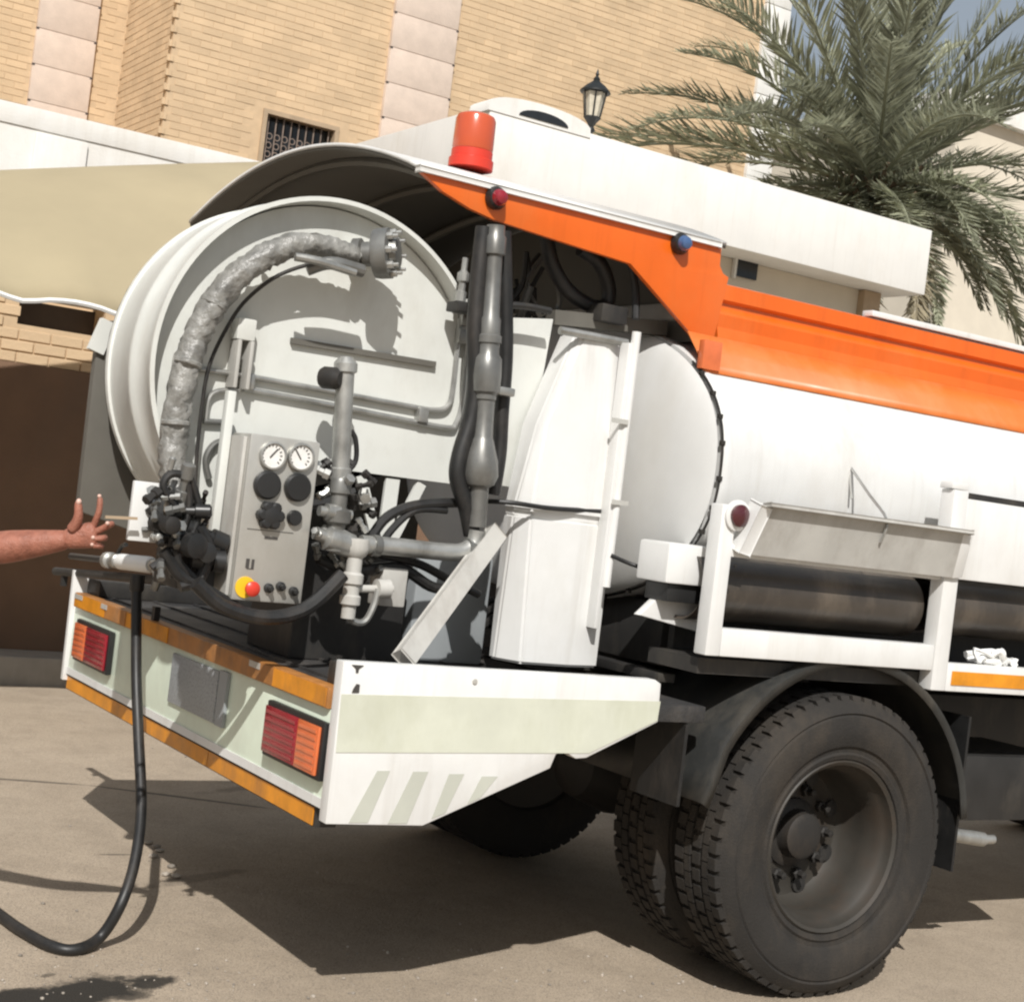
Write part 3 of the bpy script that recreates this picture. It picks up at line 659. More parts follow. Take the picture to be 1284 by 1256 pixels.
part(MB().prism([Vector((q.x, 1.25, q.z)) for q in lp], (0, -0.03, 0), 0.004), 'bumper_side_plate', 'white_paint')
bb = part(MB().box(-1.875, -1.83, -1.203, 1.218, 0.612, 0.888, 0.004), 'bumper_board', 'reflective_green')
part(MB().box(-1.8795, -1.8755, -1.2, 1.215, 0.613, 0.64), 'board_lip', 'white_paint', bb, 0)
m_ = MB(); m_.box(-1.890, -1.84, -1.17, 1.19, 0.889, 0.948, 0.003); ts = part(m_, 'tape_strip', 'amber_worn')
for y0, y1, mm in ((1.185, 0.80, 'amber_tape'), (0.792, 0.55, 'amber_worn'), (0.545, 0.10, 'amber_tape'), (-0.52, -0.80, 'amber_worn'), (-0.80, -1.165, 'amber_tape')):
    part(MB().box(-1.8930, -1.8905, y1+0.004, y0, 0.893, 0.945), 'tape_piece', mm, ts, 0)
for y0, y1 in ((1.18, 1.08), (0.84, 0.77), (-0.62, -0.70)):
    part(MB().box(-1.8955, -1.8935, y1, y0, 0.925, 0.944), 'tape_piece', 'tape_silver', ts, 0)
m_ = MB(); m_.box(-1.868, -1.80, -1.14, 1.235, 0.548, 0.611, 0.003); ls = part(m_, 'lower_beam', 'black_steel')
for y0, y1, mm in ((1.22, 0.32, 'amber_tape'), (0.315, -0.33, 'amber_tape'), (-0.335, -1.13, 'amber_tape')):
    part(MB().box(-1.8715, -1.8685, y1, y0, 0.553, 0.603), 'tape_piece', mm, ls, 0)
def tail_lamp(y_out, y_in):
    s = 1 if y_out > 0 else -1
    lo, hi = min(y_out, y_in), max(y_out, y_in)
    h_ = part(MB().box(-1.900, -1.877, lo, hi, 0.688, 0.852, 0.006), 'tail_lamp', 'black_plastic')
    w_ = hi-lo; ysplit = y_out - s*w_*0.38
    a_, b_ = (ysplit, y_out-s*0.012)
    part(MB().box(-1.910, -1.9005, min(a_, b_), max(a_, b_), 0.702, 0.838, 0.003), 'orange_lens', 'lens_orange', h_)
    for k in range(6): part(MB().box(-1.9125, -1.9103, min(a_, b_)+0.01, max(a_, b_)-0.01, 0.712+k*0.021, 0.722+k*0.021, 0.001), 'lens_ridge', 'lens_orange', h_, 0)
    a_, b_ = (y_in+s*0.012, ysplit-s*0.003)
    part(MB().box(-1.910, -1.9005, min(a_, b_), max(a_, b_), 0.702, 0.838, 0.003), 'red_lens', 'lens_red', h_)
    for k in range(6): part(MB().box(-1.9125, -1.9103, min(a_, b_)+0.01, max(a_, b_)-0.01, 0.712+k*0.021, 0.722+k*0.021, 0.001), 'lens_ridge', 'lens_red', h_, 0)
tail_lamp(-1.19, -0.80); tail_lamp(1.10, 0.68)
np_ = part(MB().box(-1.886, -1.876, -0.37, 0.05, 0.70, 0.868, 0.003), 'number_plate', 'number_plate')
part(MB().box(-1.888, -1.8765, -0.45, -0.385, 0.70, 0.875), 'plate_bracket', 'sign_plate', np_, 0)

# ---- hose reel in its shroud
RX, RZ, RR, RY0, RY1 = -1.79, 1.822, 0.560, -0.70, -0.30
KR = RR/0.61; RD = 0.066
A0, A1 = -math.radians(252), -math.radians(36)
m_ = MB(); m_.lathe([(RR-0.014, 0.0), (RR, 0.0), (RR, 0.02), (RR-0.008, 0.03), (RR-0.008, 0.16), (RR, 0.17), (RR, 0.20), (RR-0.008, 0.21), (RR-0.008, 0.385), (RR, 0.388), (RR, 0.41), (RR-0.04, 0.41), (RR-0.022, 0.10), (RR-0.016, 0.02)], (RX, RY0, RZ), (0, 1, 0), 64, True, A0, A1)
sh = part(m_, 'reel_shroud', 'cream_paint', None, 40, label='cream curved shroud around the hose reel')
face = []
for i in range(49):
    th = math.radians(38 + (252-38)*i/48); face.append((RX+(RR-0.024)*math.cos(th), RY0+RD, RZ+(RR-0.024)*math.sin(th)))
fyp = RY0+RD; fr = pY(588, 500, fyp).x; fzb = pY(500, 598, fyp).z
face += [(RX-0.10, fyp, fzb), (fr, fyp, fzb), (fr, fyp, pY(590, 372, fyp).z)]
part(MB().prism(face, (0, 0.015, 0)), 'face_plate', 'cream_paint', sh, 20)
part(MB().lathe([(0.02, 0.0), (RR-0.005, 0.0), (RR-0.005, 0.02), (0.02, 0.02)], (RX, RY1+0.115-0.10, RZ), (0, 1, 0), 48), 'back_disc', 'hood_inside', sh)
tm = MB().lathe([(0.36+0.022*math.cos(t*math.pi/4), 0.022*math.sin(t*math.pi/4)) for t in range(8)], (0, 0, 0), (0, 1, 0), 40, True).mesh('hose_turn', 'black_hose')
for k in range(7):
    o = bpy.data.objects.new('hose_turn', tm); COL.objects.link(o); o.parent = sh; o.location = (RX, -0.57+k*0.035, RZ-0.03)
part(MB().cyl((RX, RY0+0.12, RZ), (RX, RY1, RZ), 0.33, seg=32), 'reel_drum', 'hood_inside', sh)
part(MB().box(-1.74, -1.34, -0.56, -0.22, 0.946, 1.32, 0.01), 'reel_pedestal', 'black_steel')
for (u0, v0, u1, v1) in ((452, 596, 474, 688), (492, 600, 480, 688), (528, 606, 486, 688)):
    part(MB().bar(pY(u0, v0, -0.62), pY(u1, v1, -0.62), 0.05 if u0 == 492 else 0.035, 0.012, (0, 1, 0)), 'support_bar', 'cream_paint')
part(MB().prism([pY(u, v, -0.18) for u, v in ((121, 440), (137, 402), (230, 402), (230, 690), (98, 640))], (0, 0.04, 0), 0.004), 'reel_guard', 'hood_inside')  # dark colour stands for the shade behind the drum
part(MB().bar(pY(119, 441, -0.18), pY(136, 403, -0.18), 0.05, 0.03, (0, 1, 0)), 'guard_edge', 'cream_paint')
# side plate right of the reel
part(MB().prism([pY(u, v, -0.66) for u, v in ((634, 398), (694, 400), (676, 500), (658, 614), (600, 604), (602, 398))], (0, 0.02, 0), 0.003), 'bulkhead_plate', 'cream_paint')

# ---- wrapped suction elbow over the reel face
yw = -0.40
pts_ = [pY(u, v, yy) for u, v, yy in ((448, 322, -.76), (420, 312, -.76), (380, 306, -.755), (340, 318, -.745), (300, 345, -.735), (268, 382, -.73), (245, 425, -.72), (230, 475, -.72), (220, 530, -.72), (216, 585, -.73), (226, 640, -.77))]
m_ = MB(); m_.tube(pts_, [.030, .031, .034, .037, .039, .040, .039, .039, .039, .039, .037], 16, 8, True, 0.17)
wr = part(m_, 'wrapped_hose', 'wrap', None, 60)
for i, (u, v) in enumerate(((340, 318), (268, 382), (236, 455), (220, 530), (217, 600))):
    q = pY(u, v, -0.73); u2, v2 = ((300, 345), (245, 425), (230, 475), (216, 585), (226, 640))[i]; d = (pY(u2, v2, -0.73)-q).normalized()
    part(MB().lathe([(0.038, -0.008), (0.042, -0.004), (0.042, 0.004), (0.038, 0.008)], q, d, 16, True), 'strap', 'wrap', wr)
part(MB().tube([pY(u, v, y_) for u, v, y_ in ((440, 338, -.76), (400, 330, -.76), (350, 345, -.74), (310, 375, -.71), (285, 410, -.70), (262, 460, -.69), (252, 520, -.69), (246, 580, -.69), (244, 640, -.72))], 0.006, 8), 'inner_hose', 'hub_steel', wr)
part(MB().tube([pY(385, 338, -.80), pY(415, 330, -.82), pY(455, 340, -.82)], 0.02, 10), 'branch_pipe', 'pipe_grey')
part(MB().tube([pY(370, 322, -.83), pY(400, 328, -.84), pY(445, 342, -.83)], 0.013, 10), 'branch_pipe', 'galv')
fc = pY(478, 318, -.79); fx = (pY(505, 322, -.79)-pY(455, 322, -.79)).normalized()
m_ = MB(); m_.lathe([(0.03, -0.09), (0.05, -0.085), (0.05, -0.06), (0.038, -0.055), (0.038, -0.02), (0.075, -0.018), (0.078, 0.0), (0.078, 0.03), (0.05, 0.035), (0.045, 0.055), (0.0, 0.06)], fc, fx+Vector((0, -0.9, 0)), 20); fl = part(m_, 'flange', 'pipe_grey')
fdir = (fx+Vector((0, -0.9, 0))).normalized(); fu = fdir.cross(Vector((0, 0, 1))).normalized(); fv = fdir.cross(fu)
bolt = MB().lathe([(0.012, 0), (0.012, 0.018), (0.006, 0.02), (0.006, 0.035), (0, 0.036)], (0, 0, 0), fdir, 6).mesh('bolt', 'galv', 0)
for i in range(8):
    an_ = i*math.pi/4; o = bpy.data.objects.new('bolt', bolt); COL.objects.link(o); o.parent = fl; o.location = fc + fu*0.062*math.cos(an_) + fv*0.062*math.sin(an_) + fdir*0.03
part(MB().box(fc.x-0.04, fc.x+0.03, -0.78, -0.636, fc.z-0.04, fc.z+0.02, 0.006), 'flange_bracket', 'cream_paint')
part(MB().bar(pY(365, 427, -0.642), pY(545, 457, -0.642), 0.018, 0.02, (0, 1, 0)), 'handle_bar', 'hood_inside')
# conduits on the face
def conduit(pl, y, r, m='pipe_grey', name='conduit'): return part(MB().tube([pY(u, v, y) for u, v in pl], r, 10, 5), name, m)
conduit(((250, 463), (300, 470), (400, 488), (500, 507), (545, 514), (562, 508), (568, 485), (573, 440), (577, 400)), -0.648, 0.009, 'galv')
conduit(((305, 487), (400, 505), (500, 525), (560, 536), (572, 530), (580, 500), (586, 430)), -0.648, 0.009, 'galv')
conduit(((258, 530), (262, 500), (275, 490), (300, 490)), -0.648, 0.008, 'galv')
conduit(((262, 600), (258, 575), (270, 556), (292, 552)), -0.648, 0.010)
conduit(((255, 528), (290, 530)), -0.648, 0.009)
for (u, v) in ((310, 478), (528, 520), (578, 422), (582, 400)):
    q = pY(u, v, -0.648); part(MB().box(q.x-0.018, q.x+0.018, -0.668, -0.634, q.z-0.024, q.z+0.024, 0.005), 'pipe_clamp', 'galv')
q = pY(310, 412, -0.69); m_ = MB(); m_.box(q.x-0.03, q.x+0.03, -0.69, -0.634, q.z-0.035, q.z+0.03, 0.006); part(m_, 'lug', 'cream_paint')
m_ = MB(); m_.box(q.x-0.026, q.x-0.014, -0.70, -0.634, q.z-0.18, q.z-0.036, 0.003); m_.box(q.x+0.014, q.x+0.026, -0.70, -0.634, q.z-0.18, q.z-0.036, 0.003); part(m_, 'lug_bracket', 'tray_grey')
a = pY(300, 470, -0.74); b = pY(268, 740, -0.74)
part(MB().box(a.x-0.03, a.x-0.005, -0.75, -0.72, b.z, a.z-0.05, 0.003), 'panel_post', 'cream_paint')
# hydraulic ram
m_ = MB(); t0 = pY(433, 468, -0.80); t1 = pY(426, 600, -0.80)
m_.lathe([(0.012, -0.02), (0.034, 0.0), (0.034, 0.03), (0.028, 0.035), (0.028, (t0-t1).length-0.0), (0.036, (t0-t1).length+0.005), (0.036, (t0-t1).length+0.03), (0.02, (t0-t1).length+0.05)], t1, t0-t1, 16); ram = part(m_, 'hydraulic_ram', 'galv')
part(MB().lathe([(0.028, -0.03), (0.034, -0.02), (0.034, 0.02), (0.02, 0.035)], pY(414, 474, -0.80), (0.6, -0.8, 0), 14), 'ram_eye', 'hub_steel', ram)

# ---- control panel
cy = -0.86; cx0 = pY(302, 650, cy).x; cx1 = pY(390, 655, cy).x; cz0 = pY(335, 755, cy).z; cz1 = pY(358, 549, cy).z
pn = part(MB().box(cx0, cx1, cy, cy+0.14, cz0, cz1, 0.006), 'control_panel', 'panel_steel', label='upright steel control panel with two gauges and an emergency stop')
part(MB().box(cx0-0.012, cx0-0.001, cy+0.02, cy+0.138, cz0+0.01, cz1-0.01, 0.002), 'side_cover', 'tray_grey', pn)
for zz in (cz0+0.08, cz1-0.10): part(MB().box(cx0+0.04, cx1-0.04, cy+0.141, RY0+0.06, zz, zz+0.03), 'panel_arm', 'black_steel', pn)
def disc(u, v, r, prof, m, name): return part(MB().lathe(prof, pY(u, v, cy), (0, -1, 0), 24), name, m, pn)
for u, v in ((341, 571), (376, 573)):
    disc(u, v, .04, [(0.041, -0.002), (0.043, 0.008), (0.041, 0.016), (0.036, 0.017), (0.036, 0.010)], 'galv', 'gauge_ring')
    disc(u, v, .04, [(0.0355, 0.004), (0.0355, 0.011), (0.0, 0.0111)], 'gauge_face', 'gauge_dial')
    m_ = MB()
    for t_i in range(13):
        ta = math.radians(-40+t_i*260/12); q = pY(u, v, cy-0.0122); m_.bar(q+Vector((math.cos(ta)*.026, 0, math.sin(ta)*.026)), q+Vector((math.cos(ta)*.033, 0, math.sin(ta)*.033)), 0.003, 0.0008, (0, 1, 0))
    part(m_, 'dial_scale', 'mark_dark', pn, 0)
    q = pY(u, v, cy-0.013); an_ = 0.9 if u < 350 else 2.2
    part(MB().bar(q-Vector((math.cos(an_)*0.008, 0, math.sin(an_)*0.008)), q+Vector((math.cos(an_)*0.026, 0, math.sin(an_)*0.026)), 0.004, 0.001, (0, 1, 0)), 'gauge_needle', 'mark_dark', pn)
for u, v, r in ((334, 608, 0.042), (372, 611, 0.042), (368, 649, 0.023)):
    disc(u, v, r, [(r, -0.001), (r, 0.012), (r*0.86, 0.018), (0, 0.019)], 'black_plastic', 'rotary_knob')
q = pY(337, 646, cy); m_ = MB()
for i in range(6): m_.lathe([(0.017, 0), (0.017, 0.022), (0.012, 0.028), (0, 0.029)], q+Vector((0.026*math.cos(i*math.pi/3), 0, 0.026*math.sin(i*math.pi/3))), (0, -1, 0), 10)
m_.lathe([(0.026, 0), (0.026, 0.028), (0, 0.034)], q, (0, -1, 0), 14); part(m_, 'star_knob', 'black_plastic', pn)
for (u0, v0, u1, v1) in ((310, 663, 368, 668), (332, 672, 348, 677), (309, 700, 312, 712), (316, 701, 318, 713), (309, 712, 318, 714)):
    a = pY(u0, v0, cy-0.0012); b = pY(u1, v1, cy-0.0012); part(MB().box(a.x, b.x, cy-0.0014, cy-0.0004, min(a.z, b.z), max(a.z, b.z)), 'panel_mark', 'mark_dark', pn, 0)
disc(307, 736, .03, [(0.031, -0.001), (0.031, 0.004), (0.0, 0.0045)], 'estop_yellow', 'stop_collar')
disc(312, 737, .02, [(0.014, 0.004), (0.014, 0.02), (0.022, 0.022), (0.022, 0.032), (0.014, 0.038), (0, 0.039)], 'estop_red', 'stop_button')
for u, v in ((336, 737), (351, 735), (367, 741)):
    disc(u, v, .013, [(0.014, -0.001), (0.014, 0.01), (0.009, 0.012), (0.007, 0.03), (0, 0.031)], 'black_plastic', 'toggle_switch')

# ---- pipe stack on the right
yb = -0.84; base = pY(598, 660, yb); topp = pY(622, 283, yb)
dirp = (topp-base); H_ = dirp.length
prof = [(0.030, 0.0), (0.030, 0.13*H_), (0.046, 0.14*H_), (0.058, 0.17*H_), (0.054, 0.22*H_), (0.036, 0.29*H_), (0.031, 0.30*H_), (0.031, 0.42*H_), (0.036, 0.425*H_), (0.036, 0.44*H_), (0.045, 0.45*H_), (0.048, 0.50*H_), (0.046, 0.56*H_), (0.036, 0.575*H_), (0.036, 0.61*H_), (0.041, 0.612*H_), (0.041, 0.635*H_), (0.035, 0.64*H_), (0.035, 0.69*H_), (0.03, 0.70*H_), (0.027, 0.9*H_), (0.036, 0.905*H_), (0.036, 0.96*H_), (0.03, 0.97*H_), (0.03, 1.0*H_)]
m_ = MB(); m_.lathe(prof, base, dirp, 18); stk = part(m_, 'riser_pipe', 'pipe_grey')
part(MB().box(base.x-0.02, base.x+0.07, -0.86, -0.80, pY(612, 487, yb).z-0.015, pY(612, 487, yb).z+0.012, 0.006), 'valve_lever', 'galv', stk)
part(MB().tube([pY(u, v, -0.82) for u, v in ((607, 285), (601, 340), (596, 410), (597, 470), (592, 520), (577, 570), (574, 600), (585, 635), (592, 670))], 0.028, 12), 'riser_hose', 'black_hose')
part(MB().tube([pY(u, v, -0.80) for u, v in ((632, 290), (634, 380), (634, 450), (629, 520), (626, 570), (618, 620))], 0.024, 12), 'riser_hose', 'black_hose')
part(MB().tube([pY(598, 665, yb), pY(594, 682, yb), pY(580, 691, -0.84), pY(560, 692, -0.84), pY(500, 686, -0.84), pY(452, 682, -0.84)], 0.028, 12), 'feed_pipe', 'galv')
for u, v in ((588, 688), (470, 684)):
    q = pY(u, v, -0.84); part(MB().lathe([(0.034, -0.012), (0.034, 0.012)], q, (1, 0.1, 0.0), 14), 'pipe_union', 'pipe_grey')
for u in (580, 597):
    a = pY(u-3, 378, -0.74); b = pY(u+2, 338, -0.74); part(MB().lathe([(0.018, 0), (0.018, 0.03), (0.012, 0.035), (0.012, 0.06), (0.02, 0.065), (0.02, 0.09), (0.01, 0.10), (0.01, 0.14), (0.0, 0.141)], a, b-a, 10), 'hose_fitting', 'galv')
m_ = MB(); q = pY(588, 385, -0.74); m_.box(q.x-0.05, q.x+0.08, -0.76, -0.68, q.z-0.02, q.z+0.012, 0.004); part(m_, 'fitting_bracket', 'black_steel')
part(MB().tube([pY(600, 384, -0.75), pY(650, 383, -0.75), pY(690, 390, -0.75)], 0.012, 8), 'cross_pipe', 'black_steel')

# ---- valve cluster behind the panel
def vlathe(u0, v0, u1, v1, y, prof, m, name):
    a = pY(u0, v0, y); b = pY(u1, v1, y); L_ = (b-a).length
    return part(MB().lathe([(r, t*L_) for r, t in prof], a, b-a, 14), name, m)
vlathe(428, 600, 418, 690, -0.84, [(0.03, 0), (0.034, .05), (0.034, .2), (0.026, .22), (0.026, .4), (0.042, .45), (0.042, .6), (0.028, .64), (0.028, .8), (0.04, .85), (0.04, 1)], 'pipe_grey', 'valve_body')
vlathe(400, 640, 440, 646, -0.85, [(0.016, 0), (0.016, .2), (0.026, .22), (0.026, .6), (0.016, .64), (0.016, 1)], 'galv', 'valve_body')
vlathe(395, 668, 455, 690, -0.85, [(0.02, 0), (0.02, .2), (0.036, .25), (0.040, .5), (0.036, .75), (0.022, .8), (0.022, 1)], 'galv', 'valve_body')
vlathe(448, 675, 436, 775, -0.86, [(0.038, 0), (0.042, .12), (0.034, .2), (0.024, .24), (0.024, .42), (0.033, .45), (0.033, .56), (0.025, .58), (0.025, .70), (0.032, .72), (0.032, .82), (0.022, .84), (0.022, 1)], 'tray_grey', 'drain_valve')
part(MB().tube([pY(436, 772, -0.86), pY(446, 780, -0.86), pY(458, 778, -0.86), pY(468, 760, -0.86), pY(474, 738, -0.86)], 0.011, 8), 'drain_loop', 'galv')
vlathe(445, 738, 492, 738, -0.85, [(0.012, 0), (0.012, .55), (0.03, .57), (0.03, .9), (0.012, .92), (0.012, 1)], 'tray_grey', 'valve_body')
q = pY(492, 736, -0.80); part(MB().box(q.x-0.045, q.x+0.045, -0.81, -0.73, q.z-0.06, q.z+0.06, 0.006), 'junction_box', 'tray_grey')
rnd = random.Random(3)
for i in range(40):
    u = rnd.uniform(396, 472); v = rnd.uniform(575, 735); q = pY(u, v, rnd.uniform(-0.86, -0.76)); d = Vector((rnd.uniform(-1, 1), rnd.uniform(-1, .2), rnd.uniform(-1, 1))).normalized(); r = rnd.uniform(.010, .018)
    part(MB().lathe([(r, 0), (r, .018), (r*.7, .02), (r*.7, .035), (r*.95, .036), (r*.95, .05), (0, .052)], q, d, 6), 'fitting', rnd.choice(['galv', 'pipe_grey', 'hub_steel']))
for i, pl in enumerate((((456, 700), (468, 670), (490, 645), (530, 632), (600, 630)), ((470, 700), (488, 668), (520, 640), (560, 640)), ((400, 700), (440, 715), (500, 712), (540, 735), (570, 740)), ((245, 730), (280, 760), (335, 774), (385, 762), (430, 720)), ((455, 690), (520, 705), (560, 725), (600, 745)), ((425, 600), (445, 580), (446, 552), (440, 540)))):
    part(MB().tube([pY(u, v, -0.78 if i != 3 else -0.90) for u, v in pl], (0.016, 0.012, 0.018, 0.022, 0.014, 0.008)[i], 10), 'hydraulic_hose', 'black_hose')
for i in range(5):
    yy = -0.30+0.07*i; part(MB().tube([(-1.55+0.1*i, yy, 1.0), (-1.3, yy-0.05, 1.10+0.04*i), (-1.0, yy-0.08, 1.05+0.03*i), (-0.75, yy, 1.15)], 0.018, 8), 'hydraulic_hose', 'black_hose')
part(MB().box(-1.25, -0.95, -0.45, 0.1, 0.946, 1.32, 0.012), 'pump_housing', 'sign_plate')

# ---- left valve manifold behind the bumper
q = pY(186, 642, -0.78); part(MB().box(q.x-0.05, q.x+0.045, -0.78, -0.76, q.z-0.085, q.z+0.085, 0.004), 'manifold_plate', 'white_paint')
for (u, v, r, L_, d, m) in ((195, 655, .035, .10, (0.2, -1, 0), 'hub_steel'), (212, 640, .03, .12, (1, -.4, .1), 'black_plastic'), (226, 630, .028, .12, (0, -.3, 1), 'pipe_grey'), (214, 668, .016, .05, (0, -1, 0), 'galv'), (193, 672, .015, .05, (0, -1, 0), 'galv'), (232, 660, .04, .14, (1, 0, -.3), 'black_plastic'), (240, 700, .045, .10, (1, -.2, 0), 'black_plastic'), (205, 615, .014, .10, (0.1, -.2, 1), 'galv'), (248, 690, .04, .08, (0, -1, 0), 'black_plastic'), (222, 680, .05, .1, (0.3, -1, 0), 'black_hose')):
    part(MB().lathe([(r*.75, 0), (r*.75, L_*.3), (r*.5, L_*.32), (r*.5, L_*.6), (r*.72, L_*.62), (r*.72, L_*.95), (r*.4, L_)], pY(u, v, -0.82), d, 14), 'manifold_valve', m)
for pl, r in ((((225, 640), (205, 612), (213, 595), (232, 600), (236, 640), (215, 690), (190, 712)), .013), (((250, 660), (262, 690), (250, 725), (225, 735)), .02), (((205, 690), (225, 720), (255, 738), (300, 765)), .022), (((240, 600), (250, 640), (240, 670)), .012), (((215, 655), (222, 700), (245, 728)), .018)):
    part(MB().tube([pY(u, v, -0.84) for u, v in pl], r*0.9, 10), 'manifold_hose', 'black_hose')
rnd = random.Random(21)
for i in range(26):
    u = rnd.uniform(190, 258); v = rnd.uniform(605, 715); q = pY(u, v, rnd.uniform(-.86, -.78)); d = Vector((rnd.uniform(-1, 1), rnd.uniform(-1, .2), rnd.uniform(-1, 1))).normalized(); r = rnd.uniform(.008, .017)
    part(MB().lathe([(r, 0), (r, .02), (r*.7, .022), (r*.7, .04), (r*.95, .041), (r*.95, .055), (0, .057)], q, d, 6), 'fitting', rnd.choice(['galv', 'pipe_grey', 'hub_steel', 'black_plastic', 'black_plastic']))
part(MB().bar(pY(132, 648, -0.82), pY(172, 650, -0.82), 0.008, 0.008), 'control_lever', 'window_trim')
qa = pY(226, 692, -0.80); qb = pY(268, 742, -0.80)
part(MB().box(qa.x, qb.x, -0.80, -0.60, qb.z, qa.z, 0.008), 'manifold_base', 'black_steel')
gs0 = pX(70, 716, -1.875); gs1 = pX(206, 728, -1.875)
part(MB().tube([gs0, gs1], 0.018, 10), 'gun_rail', 'black_steel')
for yy in (gs1.y+0.05, gs0.y-0.12): part(MB().box(-1.883, -1.862, yy-0.015, yy+0.015, 0.949, gs0.z+0.0), 'rail_post', 'black_steel')

# ---- white column guard, post, brace
lv = [(1.00, -1.07, -0.70, -0.80), (1.485, -1.08, -0.70, -0.80), (1.487, -1.065, -0.705, -0.785), (1.50, -1.065, -0.705, -0.785), (1.502, -1.085, -0.70, -0.805), (1.79, -1.05, -0.712, -0.80), (2.11, -0.925, -0.75, -0.775)]
m_ = MB(); rows = []
for z, xl, xr, yf in lv:
    c_ = 0.09 if z < 1.3 else (0.06 if z < 1.7 else 0.03)
    rows.append([m_.bm.verts.new(v) for v in ((xl+0.005, yf+0.13, z), (xl, yf+min(c_, 0.12), z), (xl+c_*0.55, yf, z), (xl+(xr-xl)*0.62, yf-0.012, z), (xr, yf+0.012, z), (xr, yf+0.13, z))])
for A, B in zip(rows, rows[1:]):
    for k in range(6): m_.bm.faces.new((A[k], A[(k+1) % 6], B[(k+1) % 6], B[k]))
m_.bm.faces.new(rows[0][::-1]); m_.bm.faces.new(rows[-1]); bmesh.ops.recalc_face_normals(m_.bm, faces=m_.bm.faces[:])
bmesh.ops.bevel(m_.bm, geom=[e for e in m_.bm.edges if len(e.link_faces) == 2 and e.calc_face_angle() > 0.25], offset=0.008, segments=2, affect='EDGES')
clm = part(m_, 'column_guard', 'white_paint', None, 25, label='tall white faceted guard column')
part(MB().tube([pY(600, 628, -.74), pY(640, 630, -.81), pY(690, 637, -.825), pY(757, 641, -.80)], 0.008, 8), 'strap_cable', 'black_hose', clm)
part(MB().tube([pY(702, 414, -.78), pY(740, 421, -.79), pY(786, 430, -.80)], 0.014, 8), 'top_rod', 'galv', clm)
a = pY(797, 350, -.84); b = pY(752, 788, -.84)
part(MB().box(b.x-0.03, b.x-0.012, -.85, -.80, b.z, 2.10, 0.003), 'post', 'white_paint')
part(MB().cyl((a.x+0.028, -.845, 1.28), (a.x+0.028, -.845, 2.14), 0.016), 'post', 'white_paint')
for v in (528, 630): q = pY(775, v, -.85); part(MB().box(q.x-0.035, q.x+0.03, -.868, -.862, q.z-0.008, q.z+0.008), 'post_clip', 'tape_silver')
part(MB().tube([pY(766, 696, -.86), pY(800, 710, -.9), pY(838, 716, -1.0)], 0.007, 8), 'cable', 'black_hose')
t_ = pY(622, 668, -0.83); b_ = pY(506, 826, -1.10)
part(MB().bar(b_, t_, 0.052, 0.045, (0, -1, 0.3), 0.005), 'brace', 'tray_grey')
m_ = MB(); m_.tube([pY(u, v, -.60) for u, v in ((686, 298), (692, 330), (712, 364), (742, 384), (760, 382), (763, 360), (752, 330), (728, 312))], 0.026, 12); part(m_, 'looped_hose', 'black_hose')
part(MB().tube([pY(792, 335, -.70), pY(797, 365, -.70), pY(797, 400, -.72)], 0.014, 10), 'looped_hose', 'black_hose')
part(MB().bar(pY(690, 398, -.62), pY(830, 412, -.62), 0.06, 0.05, (0, 0, 1)), 'top_beam', 'hood_inside')
q = pY(760, 395, -.64); part(MB().box(q.x-0.06, q.x+0.05, -.70, -.60, q.z-0.03, q.z+0.03, 0.005), 'hose_clamp', 'black_steel')
rnd = random.Random(11)
for i in range(14):
    u = rnd.uniform(635, 700); v = rnd.uniform(310, 390); q = pY(u, v, rnd.uniform(-.4, -.1)); part(MB().tube([q, q+Vector((rnd.uniform(-.06, .06), 0.03, rnd.uniform(-.12, -.03))), q+Vector((rnd.uniform(-.1, .1), 0.06, -.2))], rnd.uniform(.006, .013), 6), 'cable', rnd.choice(['black_hose', 'hub_steel', 'pipe_grey']))

# ---- hood over the reel
HX_0, HX_1, HYW, HZ0, HRISE, HYC = -1.615, -0.37, 0.985, 2.508, 0.172, 0.188
def arch_sheet(dz, y_in=0.0, x0=HX_0, x1=HX_1):
    b = MB(); N = 28; A = []; B = []
    for i in range(N+1):
        y = -(HYW-y_in) + 2*(HYW-y_in)*i/N; z = HZ0 + HRISE*(1-(abs(y)/HYW)**2.0) + dz
        A.append(b.bm.verts.new((x0, y+HYC, z))); B.append(b.bm.verts.new((x1, y+HYC, z)))
    for i in range(N): b.bm.faces.new((A[i], A[i+1], B[i+1], B[i]))
    return b
hd = part(arch_sheet(0.012), 'hood', 'white_paint', None, 60); md = hd.modifiers.new('t', 'SOLIDIFY'); md.thickness = 0.012; md.offset = 1
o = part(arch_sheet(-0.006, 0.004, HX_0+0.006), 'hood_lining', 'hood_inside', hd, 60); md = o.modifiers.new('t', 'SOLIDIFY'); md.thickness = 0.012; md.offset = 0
for x in (-1.50, -1.1, -0.7):
    b = MB(); b.tube([(x, HYC-(HYW-0.02)+2*(HYW-0.02)*i/16, HZ0+HRISE*(1-(abs(-(HYW-0.02)+2*(HYW-0.02)*i/16)/HYW)**2)-0.03) for i in range(17)], 0.016, 6, 1, False); part(b, 'hood_rib', 'hood_inside', hd)
fp = [(527, 214), (905, 311), (903, 333), (907, 343), (914, 348), (894, 430), (886, 441), (791, 331), (700, 302), (620, 276), (590, 262), (555, 240)]
fs = part(MB().prism([pY(u, v, -0.799) for u, v in fp], (0, 0.022, 0), 0.003), 'hood_side', 'orange_paint', hd, label='orange side panel of the hood')
part(MB().bar(pY(524, 211, -0.80), pY(902, 307.8, -0.80), 0.024, 0.018, (0, 0, 1), 0.004), 'hood_trim', 'white_paint', hd)
